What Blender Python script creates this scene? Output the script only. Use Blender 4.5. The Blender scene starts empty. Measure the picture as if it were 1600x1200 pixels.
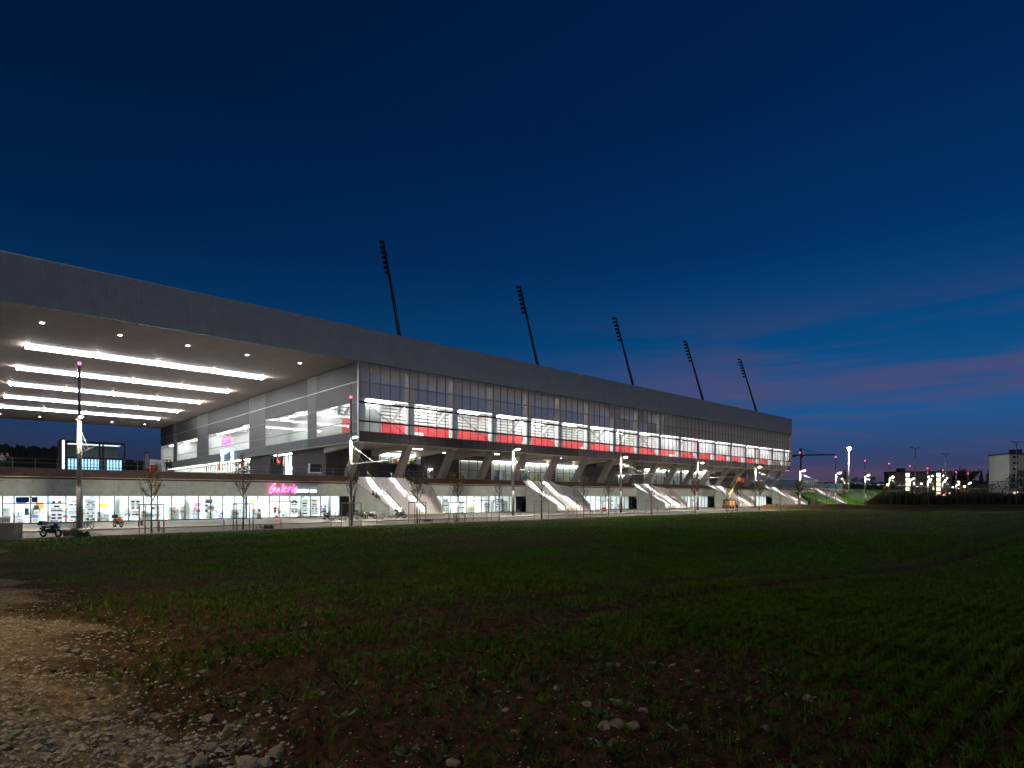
import bpy, math, random
import numpy as np
from mathutils import Vector, Matrix

# ------------------------------------------------------------------ camera, sky, sun, exposure
SC = bpy.context.scene
COL = SC.collection
H, FPX, HORIZON = 3.0, 930.6, 776.0
cam = bpy.data.cameras.new('camera')
cam_ob = bpy.data.objects.new('camera', cam)
COL.objects.link(cam_ob)
cam_ob.location = (0, 0, H)
cam_ob.rotation_euler = (math.radians(90), 0, 0)
cam.sensor_width = 36.0
cam.lens = 36.0 * FPX / 1600.0
cam.shift_y = (HORIZON - 600.0) / 1600.0
cam.clip_start, cam.clip_end = 0.1, 6000
SC.camera = cam_ob

world = bpy.data.worlds.new('World')
SC.world = world
world.use_nodes = True
def build_sky():
    nt = world.node_tree
    N, L = nt.nodes, nt.links
    bg = N['Background']
    tc = N.new('ShaderNodeTexCoord')
    sep = N.new('ShaderNodeSeparateXYZ'); L.new(tc.outputs['Generated'], sep.inputs[0])
    sk = N.new('ShaderNodeTexSky'); sk.sky_type = 'NISHITA'; sk.sun_disc = False
    sk.sun_elevation = math.radians(-4.5); sk.sun_rotation = math.radians(70)
    sk.ozone_density = 10; sk.air_density = 1.0; sk.dust_density = 0.2
    ramp = N.new('ShaderNodeValToRGB'); L.new(sep.outputs[2], ramp.inputs[0])
    stops = [(0.0, (.034, .034, .075)), (0.05, (.030, .045, .115)), (0.12, (.012, .075, .215)), (0.22, (.002, .056, .178)),
             (0.36, (.0008, .026, .105)), (0.52, (.0004, .0145, .066)), (0.75, (.0004, .009, .045))]
    cr = ramp.color_ramp
    cr.elements[0].position, cr.elements[1].position = stops[0][0], stops[-1][0]
    cr.elements[0].color = (*stops[0][1], 1); cr.elements[1].color = (*stops[-1][1], 1)
    for p, c in stops[1:-1]:
        e = cr.elements.new(p); e.color = (*c, 1)
    # the afterglow lies to the right: the east side is a little darker and greener
    az = N.new('ShaderNodeMapRange'); L.new(sep.outputs[0], az.inputs[0])
    az.inputs[1].default_value, az.inputs[2].default_value = -0.75, 0.45
    az.inputs[3].default_value, az.inputs[4].default_value = 0.50, 1.08
    mul = N.new('ShaderNodeMix'); mul.data_type = 'RGBA'; mul.blend_type = 'MULTIPLY'; mul.inputs[0].default_value = 1
    L.new(ramp.outputs[0], mul.inputs[6]); L.new(az.outputs[0], mul.inputs[7])
    # long thin bands of cloud, rising slightly to the right
    mp = N.new('ShaderNodeMapping'); L.new(tc.outputs['Generated'], mp.inputs[0])
    mp.inputs['Rotation'].default_value = (0, math.radians(10), 0)
    mp.inputs['Scale'].default_value = (1.3, 1.3, 15.0)
    n1 = N.new('ShaderNodeTexNoise'); L.new(mp.outputs[0], n1.inputs['Vector'])
    n1.inputs['Scale'].default_value = 1.5; n1.inputs['Detail'].default_value = 7; n1.inputs['Roughness'].default_value = .52
    n1.inputs['Distortion'].default_value = .35
    m1 = N.new('ShaderNodeMapRange'); m1.interpolation_type = 'SMOOTHSTEP'; L.new(n1.outputs[0], m1.inputs[0])
    m1.inputs[1].default_value, m1.inputs[2].default_value = .35, .56
    low = N.new('ShaderNodeMapRange'); low.interpolation_type = 'SMOOTHSTEP'; L.new(sep.outputs[2], low.inputs[0])
    low.inputs[1].default_value, low.inputs[2].default_value = .34, .10; low.inputs[3].default_value, low.inputs[4].default_value = 0.0, .95
    rt = N.new('ShaderNodeMapRange'); rt.interpolation_type = 'SMOOTHSTEP'; L.new(sep.outputs[0], rt.inputs[0])
    rt.inputs[1].default_value, rt.inputs[2].default_value = -.05, .40; rt.inputs[3].default_value, rt.inputs[4].default_value = .12, 1.0
    a = N.new('ShaderNodeMath'); a.operation = 'MULTIPLY'; L.new(m1.outputs[0], a.inputs[0]); L.new(low.outputs[0], a.inputs[1])
    b = N.new('ShaderNodeMath'); b.operation = 'MULTIPLY'; L.new(a.outputs[0], b.inputs[0]); L.new(rt.outputs[0], b.inputs[1])
    cl = N.new('ShaderNodeValToRGB'); L.new(sep.outputs[2], cl.inputs[0])
    cl.color_ramp.elements[0].position = 0.0; cl.color_ramp.elements[0].color = (.068, .048, .090, 1)
    cl.color_ramp.elements[1].position = .34; cl.color_ramp.elements[1].color = (.016, .034, .085, 1)
    e = cl.color_ramp.elements.new(.17); e.color = (.075, .064, .150, 1)
    mx = N.new('ShaderNodeMix'); mx.data_type = 'RGBA'; L.new(b.outputs[0], mx.inputs[0])
    L.new(mul.outputs[2], mx.inputs[6]); L.new(cl.outputs[0], mx.inputs[7])
    # the last twilight of the Nishita sky on top
    ad = N.new('ShaderNodeMix'); ad.data_type = 'RGBA'; ad.blend_type = 'ADD'; ad.inputs[0].default_value = .05
    L.new(mx.outputs[2], ad.inputs[6]); L.new(sk.outputs[0], ad.inputs[7])
    L.new(ad.outputs[2], bg.inputs[0])
    bg.inputs[1].default_value = 0.56
build_sky()

sun = bpy.data.lights.new('sun', 'SUN')          # faint glow of the dusk sky, very soft
sun.energy, sun.angle, sun.color = 0.17, math.radians(35), (1.0, .96, .88)
sun_ob = bpy.data.objects.new('sun', sun)
COL.objects.link(sun_ob)
sun_ob.rotation_euler = (math.radians(58), 0, math.radians(25))

SC.view_settings.view_transform = 'Standard'
SC.view_settings.look = 'None'
SC.view_settings.exposure = 1.0
SC.view_settings.gamma = 1.0
SC.render.engine = 'CYCLES'
cy = SC.cycles
cy.use_denoising = True
try:
    cy.denoiser = 'OPENIMAGEDENOISE'
    cy.denoising_input_passes = 'RGB_ALBEDO_NORMAL'
    cy.denoising_prefilter = 'ACCURATE'
except Exception:
    pass
cy.max_bounces, cy.diffuse_bounces, cy.glossy_bounces, cy.transmission_bounces, cy.transparent_max_bounces = 5, 3, 2, 2, 14
cy.sample_clamp_indirect = 4.0
cy.caustics_reflective = cy.caustics_refractive = False
cy.use_light_tree = True

# ------------------------------------------------------------------ frames: facade coordinates and photograph pixels
A1 = math.atan2(.6788, .7343)                     # heading of the long facade
D1 = Vector((math.cos(A1), math.sin(A1), 0))      # along the facade
NO = Vector((math.sin(A1), -math.cos(A1), 0))     # outwards, towards the field
T0 = -82.8
def W(s, o, z=0.0):                               # facade coordinates: along, outwards, up
    p = D1 * s + NO * (T0 + o)
    return Vector((p.x, p.y, z))
def s_at(px, o):                                  # where the sight line of a pixel column meets the plane o
    xr = (px - 800) / FPX
    Y = (T0 + o) / (NO.x * xr + NO.y)
    return Y * (D1.x * xr + D1.y), Y
def on_plane(px, py, o):
    s, Y = s_at(px, o)
    return s, H + (HORIZON - py) * Y / FPX
def on_ground(px, py, z=0.0):
    Y = FPX * (H - z) / (py - HORIZON)
    return Vector(((px - 800) / FPX * Y, Y, z))
def at_depth(px, py, Y):
    return Vector(((px - 800) / FPX * Y, Y, H + (HORIZON - py) * Y / FPX))
RND = random.Random(7)

# ------------------------------------------------------------------ mesh helpers
class MB:
    def __init__(self): self.v, self.f = [], []
    def add(self, vs, fs):
        n = len(self.v); self.v += [tuple(p) for p in vs]; self.f += [tuple(i + n for i in f) for f in fs]; return self
    def hexa(self, p):                            # bottom ring of four, top ring of four
        return self.add(p, [(3, 2, 1, 0), (4, 5, 6, 7), (0, 1, 5, 4), (1, 2, 6, 5), (2, 3, 7, 6), (3, 0, 4, 7)])
    def box(self, x0, x1, y0, y1, z0, z1):
        return self.hexa([(x0, y0, z0), (x1, y0, z0), (x1, y1, z0), (x0, y1, z0), (x0, y0, z1), (x1, y0, z1), (x1, y1, z1), (x0, y1, z1)])
    def quad(self, a, b, c, d): return self.add([a, b, c, d], [(0, 1, 2, 3)])
    def prism(self, poly, y0, y1):                # polygon in x,z pushed along y
        n = len(poly)
        vs = [(x, y0, z) for x, z in poly] + [(x, y1, z) for x, z in poly]
        fs = [tuple(range(n)), tuple(range(2 * n - 1, n - 1, -1))] + [(i, i + n, (i + 1) % n + n, (i + 1) % n) for i in range(n)]
        return self.add(vs, fs)
    def slab(self, poly, z0, z1):                 # polygon in x,y pushed along z
        n = len(poly)
        vs = [(x, y, z0) for x, y in poly] + [(x, y, z1) for x, y in poly]
        fs = [tuple(range(n - 1, -1, -1)), tuple(range(n, 2 * n))] + [(i, (i + 1) % n, (i + 1) % n + n, i + n) for i in range(n)]
        return self.add(vs, fs)
    def tube(self, pts, r, n=6):
        pts = [Vector(p) for p in pts]
        rr = r if isinstance(r, (list, tuple)) else [r] * len(pts)
        vs, fs = [], []
        for i, p in enumerate(pts):
            d = (pts[min(i + 1, len(pts) - 1)] - pts[max(i - 1, 0)]).normalized()
            u = d.cross(Vector((0, 0, 1)))
            u = u.normalized() if u.length > 1e-4 else Vector((1, 0, 0))
            w = d.cross(u).normalized()
            for k in range(n):
                a = 2 * math.pi * k / n
                vs.append(p + (u * math.cos(a) + w * math.sin(a)) * rr[i])
        for i in range(len(pts) - 1):
            for k in range(n):
                fs.append((i * n + k, i * n + (k + 1) % n, (i + 1) * n + (k + 1) % n, (i + 1) * n + k))
        fs += [tuple(range(n - 1, -1, -1)), tuple(range((len(pts) - 1) * n, len(pts) * n))]
        return self.add(vs, fs)
    def ring(self, c, R, r, axis='y', n=18, m=6):
        c = Vector(c); vs, fs = [], []
        for i in range(n):
            a = 2 * math.pi * i / n
            for k in range(m):
                b = 2 * math.pi * k / m
                q = R + r * math.cos(b)
                x, z, y = q * math.cos(a), q * math.sin(a), r * math.sin(b)
                vs.append(c + (Vector((x, y, z)) if axis == 'y' else Vector((x, z, y))))
        for i in range(n):
            for k in range(m):
                fs.append((i * m + k, i * m + (k + 1) % m, ((i + 1) % n) * m + (k + 1) % m, ((i + 1) % n) * m + k))
        return self.add(vs, fs)
    def ball(self, c, rx, ry=None, rz=None, n=10, m=7):
        ry = rx if ry is None else ry; rz = rx if rz is None else rz
        vs, fs = [], []
        for j in range(m + 1):
            t = math.pi * j / m
            for i in range(n):
                a = 2 * math.pi * i / n
                vs.append((c[0] + rx * math.sin(t) * math.cos(a), c[1] + ry * math.sin(t) * math.sin(a), c[2] + rz * math.cos(t)))
        for j in range(m):
            for i in range(n):
                fs.append((j * n + i, (j + 1) * n + i, (j + 1) * n + (i + 1) % n, j * n + (i + 1) % n))
        return self.add(vs, fs)
    def mesh(self, name):
        me = bpy.data.meshes.new(name); me.from_pydata(self.v, [], self.f); me.validate(); me.update(); return me
    def build(self, name, mat, parent=None, smooth=False, loc=None):
        me = self.mesh(name)
        return place(name, me, mat, parent, loc, smooth)
def place(name, me, mat=None, parent=None, loc=None, smooth=False):
    if mat is not None and not me.materials: me.materials.append(mat)
    if smooth: me.polygons.foreach_set('use_smooth', [True] * len(me.polygons))
    o = bpy.data.objects.new(name, me); COL.objects.link(o)
    if parent is not None: o.parent = parent
    if loc is not None: o.location = loc
    return o
def tag(o, label, cat, group=None, kind=None):
    o['label'], o['category'] = label, cat
    if group: o['group'] = group
    if kind: o['kind'] = kind
    return o
def thing(name, label, cat, loc=(0, 0, 0), rz=0.0, group=None):
    o = bpy.data.objects.new(name, None); COL.objects.link(o)
    o.empty_display_size = .3; o.location = loc; o.rotation_euler = (0, 0, rz)
    return tag(o, label, cat, group)
def struct(name, mb, mat, loc=None, rz=0.0, smooth=False):
    o = mb.build(name, mat, None, smooth, loc); o.rotation_euler = (0, 0, rz); o['kind'] = 'structure'; return o
def copy_tree(o, parent=None):
    c = o.copy(); COL.objects.link(c); c.parent = parent
    for ch in list(o.children): copy_tree(ch, c)
    return c

# ------------------------------------------------------------------ materials
MATS = {}
def mat(name, col, rough=.6, metal=0.0, var=0.12, scale=3.0, bump=0.0, bscale=None, emit=None, estr=0.0, col2=None, alpha=None, coord='Object', spec=.5, stretch=None):
    if name in MATS: return MATS[name]
    m = bpy.data.materials.new(name); m.use_nodes = True; MATS[name] = m
    N, L = m.node_tree.nodes, m.node_tree.links
    b = N['Principled BSDF']
    b.inputs['Roughness'].default_value = rough; b.inputs['Metallic'].default_value = metal
    b.inputs['Specular IOR Level'].default_value = spec
    tc = N.new('ShaderNodeTexCoord'); src = tc.outputs[coord]
    if stretch:
        mp = N.new('ShaderNodeMapping'); mp.inputs['Scale'].default_value = stretch; L.new(src, mp.inputs[0]); src = mp.outputs[0]
    nz = N.new('ShaderNodeTexNoise'); nz.inputs['Scale'].default_value = scale; nz.inputs['Detail'].default_value = 6; nz.inputs['Roughness'].default_value = .62
    L.new(src, nz.inputs['Vector'])
    rp = N.new('ShaderNodeValToRGB'); L.new(nz.outputs[0], rp.inputs[0])
    c2 = col2 if col2 else tuple(c * (1 + var) for c in col); c1 = col if col2 else tuple(c * (1 - var) for c in col)
    rp.color_ramp.elements[0].position, rp.color_ramp.elements[1].position = .33, .68
    rp.color_ramp.elements[0].color, rp.color_ramp.elements[1].color = (*c1, 1), (*c2, 1)
    L.new(rp.outputs[0], b.inputs['Base Color'])
    if bump:
        n2 = N.new('ShaderNodeTexNoise'); n2.inputs['Scale'].default_value = bscale or scale * 6; n2.inputs['Detail'].default_value = 5
        L.new(src, n2.inputs['Vector'])
        bp = N.new('ShaderNodeBump'); bp.inputs['Strength'].default_value = bump; bp.inputs['Distance'].default_value = .05
        L.new(n2.outputs[0], bp.inputs['Height']); L.new(bp.outputs[0], b.inputs['Normal'])
    if emit:
        b.inputs['Emission Color'].default_value = (*emit, 1); b.inputs['Emission Strength'].default_value = estr
    if alpha is not None: b.inputs['Alpha'].default_value = alpha
    return m
def glow(name, col, strength):
    return mat(name, (.6, .6, .6), .5, var=.02, emit=col, estr=strength)
def glass_mat(name, tint=(.92, .96, .96), refl=.06):
    m = bpy.data.materials.new(name); m.use_nodes = True; MATS[name] = m
    N, L = m.node_tree.nodes, m.node_tree.links
    out = N['Material Output']; N.remove(N['Principled BSDF'])
    tr = N.new('ShaderNodeBsdfTransparent'); tr.inputs[0].default_value = (*tint, 1)
    gl = N.new('ShaderNodeBsdfGlossy'); gl.inputs['Roughness'].default_value = .02
    lw = N.new('ShaderNodeLayerWeight'); lw.inputs[0].default_value = .5     # same from both sides of a pane
    pw = N.new('ShaderNodeMath'); pw.operation = 'POWER'; pw.inputs[1].default_value = 5; L.new(lw.outputs['Facing'], pw.inputs[0])
    mu = N.new('ShaderNodeMath'); mu.operation = 'MULTIPLY_ADD'; mu.inputs[1].default_value = .45; mu.inputs[2].default_value = refl * .5; L.new(pw.outputs[0], mu.inputs[0])
    mx = N.new('ShaderNodeMixShader'); L.new(mu.outputs[0], mx.inputs[0]); L.new(tr.outputs[0], mx.inputs[1]); L.new(gl.outputs[0], mx.inputs[2])
    L.new(mx.outputs[0], out.inputs[0])
    return m
def screen_mat(name, col, open_share):               # perforated metal sheet: partly open
    m = bpy.data.materials.new(name); m.use_nodes = True; MATS[name] = m
    N, L = m.node_tree.nodes, m.node_tree.links
    b = N['Principled BSDF']; b.inputs['Roughness'].default_value = .55; b.inputs['Metallic'].default_value = .3
    tc = N.new('ShaderNodeTexCoord')
    nz = N.new('ShaderNodeTexNoise'); nz.inputs['Scale'].default_value = 1.3; nz.inputs['Detail'].default_value = 5; L.new(tc.outputs['Object'], nz.inputs['Vector'])
    rp = N.new('ShaderNodeValToRGB'); L.new(nz.outputs[0], rp.inputs[0])
    rp.color_ramp.elements[0].color = (*[c * .85 for c in col], 1); rp.color_ramp.elements[1].color = (*[c * 1.15 for c in col], 1)
    L.new(rp.outputs[0], b.inputs['Base Color'])
    tr = N.new('ShaderNodeBsdfTransparent')
    tl = N.new('ShaderNodeBsdfTranslucent'); tl.inputs[0].default_value = (*[c * 2.2 for c in col], 1)
    m0 = N.new('ShaderNodeMixShader'); m0.inputs[0].default_value = .35; L.new(b.outputs[0], m0.inputs[1]); L.new(tl.outputs[0], m0.inputs[2])
    mx = N.new('ShaderNodeMixShader'); mx.inputs[0].default_value = open_share
    L.new(m0.outputs[0], mx.inputs[1]); L.new(tr.outputs[0], mx.inputs[2]); L.new(mx.outputs[0], N['Material Output'].inputs[0])
    return m
def ribbed(name, col, pitch, rough=.5, metal=.35, axis=0, depth=.5):   # fine ribs as relief, with a little colour change
    m = mat(name, col, rough, metal, .10, .6)
    N, L = m.node_tree.nodes, m.node_tree.links
    tc = N.new('ShaderNodeTexCoord'); sp = N.new('ShaderNodeSeparateXYZ'); L.new(tc.outputs['Object'], sp.inputs[0])
    mu = N.new('ShaderNodeMath'); mu.operation = 'MULTIPLY'; mu.inputs[1].default_value = 2 * math.pi / pitch; L.new(sp.outputs[axis], mu.inputs[0])
    si = N.new('ShaderNodeMath'); si.operation = 'SINE'; L.new(mu.outputs[0], si.inputs[0])
    bp = N.new('ShaderNodeBump'); bp.inputs['Strength'].default_value = depth; bp.inputs['Distance'].default_value = pitch * .3
    L.new(si.outputs[0], bp.inputs['Height']); L.new(bp.outputs[0], N['Principled BSDF'].inputs['Normal'])
    return m

M_conc = mat('concrete', (.33, .36, .33), .8, 0, .14, .9, .25, 9, stretch=(1, 1, 1.6))
M_conc_pale = mat('pale_concrete', (.50, .48, .46), .75, 0, .12, 1.2, .2, 10)
M_rust = mat('rusted_steel_band', (.085, .042, .025), .9, 0, .3, .8, .2, 8, spec=.15)
M_dark = mat('dark_metal', (.035, .038, .042), .45, .6, .2, 4)
M_alu = mat('brushed_aluminium', (.42, .43, .44), .38, .8, .1, 6)
M_white = mat('white_paint', (.78, .78, .78), .55, 0, .05, 3)
M_white_wall = mat('white_plaster', (.82, .82, .80), .7, 0, .04, 2)
M_red_wall = mat('red_wall_panel', (.62, .055, .06), .5, 0, .12, .7)
M_glass = glass_mat('clear_glass')
M_darkglass = mat('dark_glass', (.03, .035, .04), .06, 0, .2, 1.5, spec=.8)
M_fascia = ribbed('ribbed_fascia_sheet', (.19, .225, .25), .25, .5, .3, 0, .45)
M_soffit = mat('canopy_soffit', (.38, .325, .295), .7, .05, .08, .5)
M_rib = mat('soffit_rib', (.48, .41, .37), .65, .05, .08, .5)
M_screen = screen_mat('perforated_screen', (.44, .425, .42), .55)
M_screen_solid = screen_mat('dense_screen', (.36, .35, .34), .08)
M_spandrel = mat('spandrel_panel', (.060, .055, .058), .4, .3, .15, .6)
M_sidepanel = mat('grey_facade_panel', (.16, .175, .185), .55, .15, .22, .35, stretch=(1, 2.4, .25))
M_sidepanel_dark = mat('dark_facade_panel', (.06, .06, .066), .5, .15, .22, .35, stretch=(1, 2.4, .25))
M_column = mat('column_concrete', (.22, .20, .19), .75, 0, .12, 1.5, .15, 12)
M_slats = ribbed('dark_timber_slats', (.045, .036, .036), .30, .6, 0, 0, .8)
M_asphalt = mat('asphalt', (.075, .070, .068), .85, 0, .16, .35, .25, 30)
M_paving = mat('concrete_paving', (.20, .19, .18), .8, 0, .12, .3, .2, 20)
M_kerb = mat('granite_kerb', (.30, .28, .26), .75, 0, .15, 2, .2, 20)
M_deck = mat('terrace_paving', (.34, .31, .29), .75, 0, .12, .4, .15, 12)
M_steel = mat('galvanised_steel', (.26, .265, .27), .42, .7, .15, 3)
M_mast = mat('mast_steel', (.17, .17, .18), .45, .5, .2, 2.5)
L_white = glow('cool_white_light', (1.0, .98, .96), 13)
L_shop = glow('shop_ceiling_light', (.94, 1.0, 1.0), 5.2)
L_strip = glow('canopy_strip_light', (.86, .93, 1.0), 5.5)
L_spot = glow('canopy_spot_light', (1.0, .93, .82), 70)
L_red = glow('red_beacon_light', (1.0, .015, .05), 14)
L_lamp = glow('street_lamp_light', (1.0, .88, .66), 4600)
L_rail = glow('handrail_led', (1.0, .95, .97), 95)
L_flood = glow('floodlight_light', (.88, .97, 1.0), 5000)

# ------------------------------------------------------------------ ground
def vnoise(x, y, seed=0):                          # smooth value noise on arrays
    xi, yi = np.floor(x).astype(np.int64), np.floor(y).astype(np.int64)
    fx, fy = x - xi, y - yi
    fx, fy = fx * fx * (3 - 2 * fx), fy * fy * (3 - 2 * fy)
    def h(a, b):
        n = (a * 374761393 + b * 668265263 + seed * 974711) & 0x7fffffff
        n = ((n ^ (n >> 13)) * 1274126177) & 0x7fffffff
        return ((n ^ (n >> 16)) & 0xffff) / 65535.0
    return (h(xi, yi) * (1 - fx) + h(xi + 1, yi) * fx) * (1 - fy) + (h(xi, yi + 1) * (1 - fx) + h(xi + 1, yi + 1) * fx) * fy
def sstep(a, b, x):
    t = np.clip((x - a) / (b - a), 0, 1); return t * t * (3 - 2 * t)
O_FIELD, O_KERB = 26.4, 16.4
TRACKS = (76.0, 74.2, 66.5, 64.7, 57.0, 55.2, 49.0, 47.2, 40.5, 38.7, 33.0, 31.2)
def facade_so(X, Y):
    return X * D1.x + Y * D1.y, X * NO.x + Y * NO.y - T0
def track_side(X, Y):                              # > 0 on the gravel track at the lower left, metres from its edge
    s, o = facade_so(X, Y)
    return 1.05 - s + .30 * np.sin(o * .9) + .7 * (vnoise(s * .6 + 9, o * .6, 3) - .5)
def height(X, Y):
    X, Y = np.asarray(X, float), np.asarray(Y, float)
    R = np.hypot(X, Y)
    z = -.15 + 1.2 * sstep(38, 5, R)
    s, o = facade_so(X, Y)
    tr = track_side(X, Y)
    z = z + .42 * sstep(-.3, 2.4, tr) * sstep(34, 12, R) - .10 * np.exp(-((tr + .5) / .5) ** 2) * sstep(30, 12, R)
    # wheel tracks of the tractor, parallel to the long facade
    for oc in TRACKS:
        z = z - .08 * np.exp(-((o - oc - .4 * (vnoise(s * .08, s * 0 + oc, 5) - .5)) / .30) ** 2)
    near = sstep(70, 15, R)
    z = z + near * (.05 * (vnoise(X * 1.1, Y * 1.1, 1) - .5) + .075 * (vnoise(X * 4.3, Y * 4.3, 2) - .5) + .06 * (vnoise(X * 11, Y * 11, 4) - .5) * sstep(24, 8, R) + .04 * (vnoise(X * 24, Y * 24, 14) - .5) * sstep(14, 5, R))
    z = z + (1 - near) * .12 * (vnoise(X * .35, Y * .35, 6) - .5)
    # low bank of bare earth along the far right edge of the field
    yb = 146 - .055 * (X - 58)
    bank = np.exp(-((Y - yb - 5) / 4.2) ** 2) * sstep(50, 64, X)
    z = z + bank * (1.25 + .35 * (vnoise(X * .4, Y * .4, 8) - .5))
    under = sstep(O_FIELD, O_FIELD - .6, o) * sstep(66, 56, X)
    return z * (1 - under) + under * (-.45)
def ground_sheet():
    ang = np.concatenate([np.linspace(-100, -47, 30, endpoint=False), np.linspace(-47, 47, 440, endpoint=False), np.linspace(47, 100, 30)])
    rad = np.concatenate([[.4, 1.2, 2.0, 2.7], np.geomspace(3.2, 420, 470), [600, 1000, 2000, 4500]])
    A, R = np.meshgrid(np.radians(ang), rad)
    X, Y = np.sin(A) * R, np.cos(A) * R
    Z = height(X, Y)
    n, m = X.shape
    V = np.stack([X, Y, Z], -1).reshape(-1, 3)
    i = np.arange(n * m).reshape(n, m)
    F = np.stack([i[:-1, :-1], i[:-1, 1:], i[1:, 1:], i[1:, :-1]], -1).reshape(-1, 4)
    me = bpy.data.meshes.new('field')
    me.from_pydata(V.tolist(), [], F.tolist()); me.update()
    # colour zones of the ground itself: bare soil, young crop, gravel
    s, o = facade_so(V[:, 0], V[:, 1])
    tr = track_side(V[:, 0], V[:, 1])
    at = me.color_attributes.new('zone', 'FLOAT_COLOR', 'POINT')
    c = np.ones((len(V), 4)); c[:, 0] = sstep(-.6, .5, tr + 1.2 * (vnoise(V[:, 0] * 2.2, V[:, 1] * 2.2, 11) - .5))
    c[:, 1] = crop_cover(V[:, 0], V[:, 1]); c[:, 2] = 0
    at.data.foreach_set('color', c.ravel())
    m_ = bpy.data.materials.new('field_soil'); m_.use_nodes = True
    N, L = m_.node_tree.nodes, m_.node_tree.links
    b = N['Principled BSDF']; b.inputs['Roughness'].default_value = 1.0; b.inputs['Specular IOR Level'].default_value = .02
    a = N.new('ShaderNodeVertexColor'); a.layer_name = 'zone'; sp = N.new('ShaderNodeSeparateColor'); L.new(a.outputs[0], sp.inputs[0])
    tc = N.new('ShaderNodeTexCoord')
    def noise(sc, det=6):
        q = N.new('ShaderNodeTexNoise'); q.inputs['Scale'].default_value = sc; q.inputs['Detail'].default_value = det; q.inputs['Roughness'].default_value = .65
        L.new(tc.outputs['Object'], q.inputs['Vector']); return q
    def ramp(src, c0, c1, p0=.35, p1=.65):
        r = N.new('ShaderNodeValToRGB'); L.new(src, r.inputs[0]); r.color_ramp.elements[0].position, r.color_ramp.elements[1].position = p0, p1
        r.color_ramp.elements[0].color, r.color_ramp.elements[1].color = (*c0, 1), (*c1, 1); return r
    soil = ramp(noise(7).outputs[0], (.036, .021, .012), (.115, .070, .042))
    grn = ramp(noise(2.2).outputs[0], (.040, .115, .008), (.085, .185, .020))
    grv = ramp(noise(14).outputs[0], (.14, .10, .058), (.36, .28, .18))
    m1 = N.new('ShaderNodeMix'); m1.data_type = 'RGBA'; L.new(sp.outputs[1], m1.inputs[0]); L.new(soil.outputs[0], m1.inputs[6]); L.new(grn.outputs[0], m1.inputs[7])
    m2 = N.new('ShaderNodeMix'); m2.data_type = 'RGBA'; L.new(sp.outputs[0], m2.inputs[0]); L.new(m1.outputs[2], m2.inputs[6]); L.new(grv.outputs[0], m2.inputs[7])
    L.new(m2.outputs[2], b.inputs['Base Color'])
    bp = N.new('ShaderNodeBump'); bp.inputs['Strength'].default_value = 1.0; bp.inputs['Distance'].default_value = .07; L.new(noise(26, 10).outputs[0], bp.inputs['Height']); L.new(bp.outputs[0], b.inputs['Normal'])
    o_ = place('field', me, m_, None, None, True); o_['kind'] = 'structure'
def crop_cover(X, Y):                               # share of the soil that the young crop hides, seen as a tint from far off
    s, o = facade_so(X, Y)
    R = np.hypot(X, Y)
    tr = track_side(X, Y)
    c = sstep(9, 34, R) * (.25 + .75 * sstep(.25, .62, vnoise(s * .07, o * .45, 21)))
    c = c * (.45 + .55 * sstep(0, 14, s - .25 * (60 - o) * (o < 60))) * (.55 + .45 * sstep(.30, .55, vnoise(s * .30, o * .55, 23)))
    for oc in TRACKS: c = c * (1 - .8 * np.exp(-((o - oc) / (.42 + .15 * sstep(40, 90, R))) ** 2))
    c = c * sstep(.3, -1.2, tr)
    yb = 146 - .055 * (X - 58)
    c = c * (1 - sstep(yb - 2, yb + 1, Y) * sstep(50, 60, X))
    return np.clip(c * (.72 + .5 * vnoise(X * .22, Y * .22, 22)), 0, 1)
ground_sheet()

def facade_struct(name, mb, m): return struct(name, mb, m, W(0, 0, 0), A1)
# plaza in front of the shops, its kerb and the lower strip beside the field
facade_struct('plaza_pavement', MB().box(-70, 330, -O_KERB, 1.15, -.4, 0), M_paving)
facade_struct('kerb', MB().box(-70, 330, -O_KERB - .22, -O_KERB - .003, -.4, .012), M_kerb)
facade_struct('road', MB().box(-70, 330, -O_FIELD, -O_KERB - .223, -.4, -.10), M_asphalt)
facade_struct('verge_kerb', MB().box(-70, 330, -O_FIELD - .16, -O_FIELD - .003, -.5, -.05), M_kerb)
m_far = mat('distant_ground', (.05, .06, .03), .95, 0, .3, .02)
struct('distant_land', MB().box(-4500, 4500, 300, 5200, -1.5, -.6), m_far)

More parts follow.
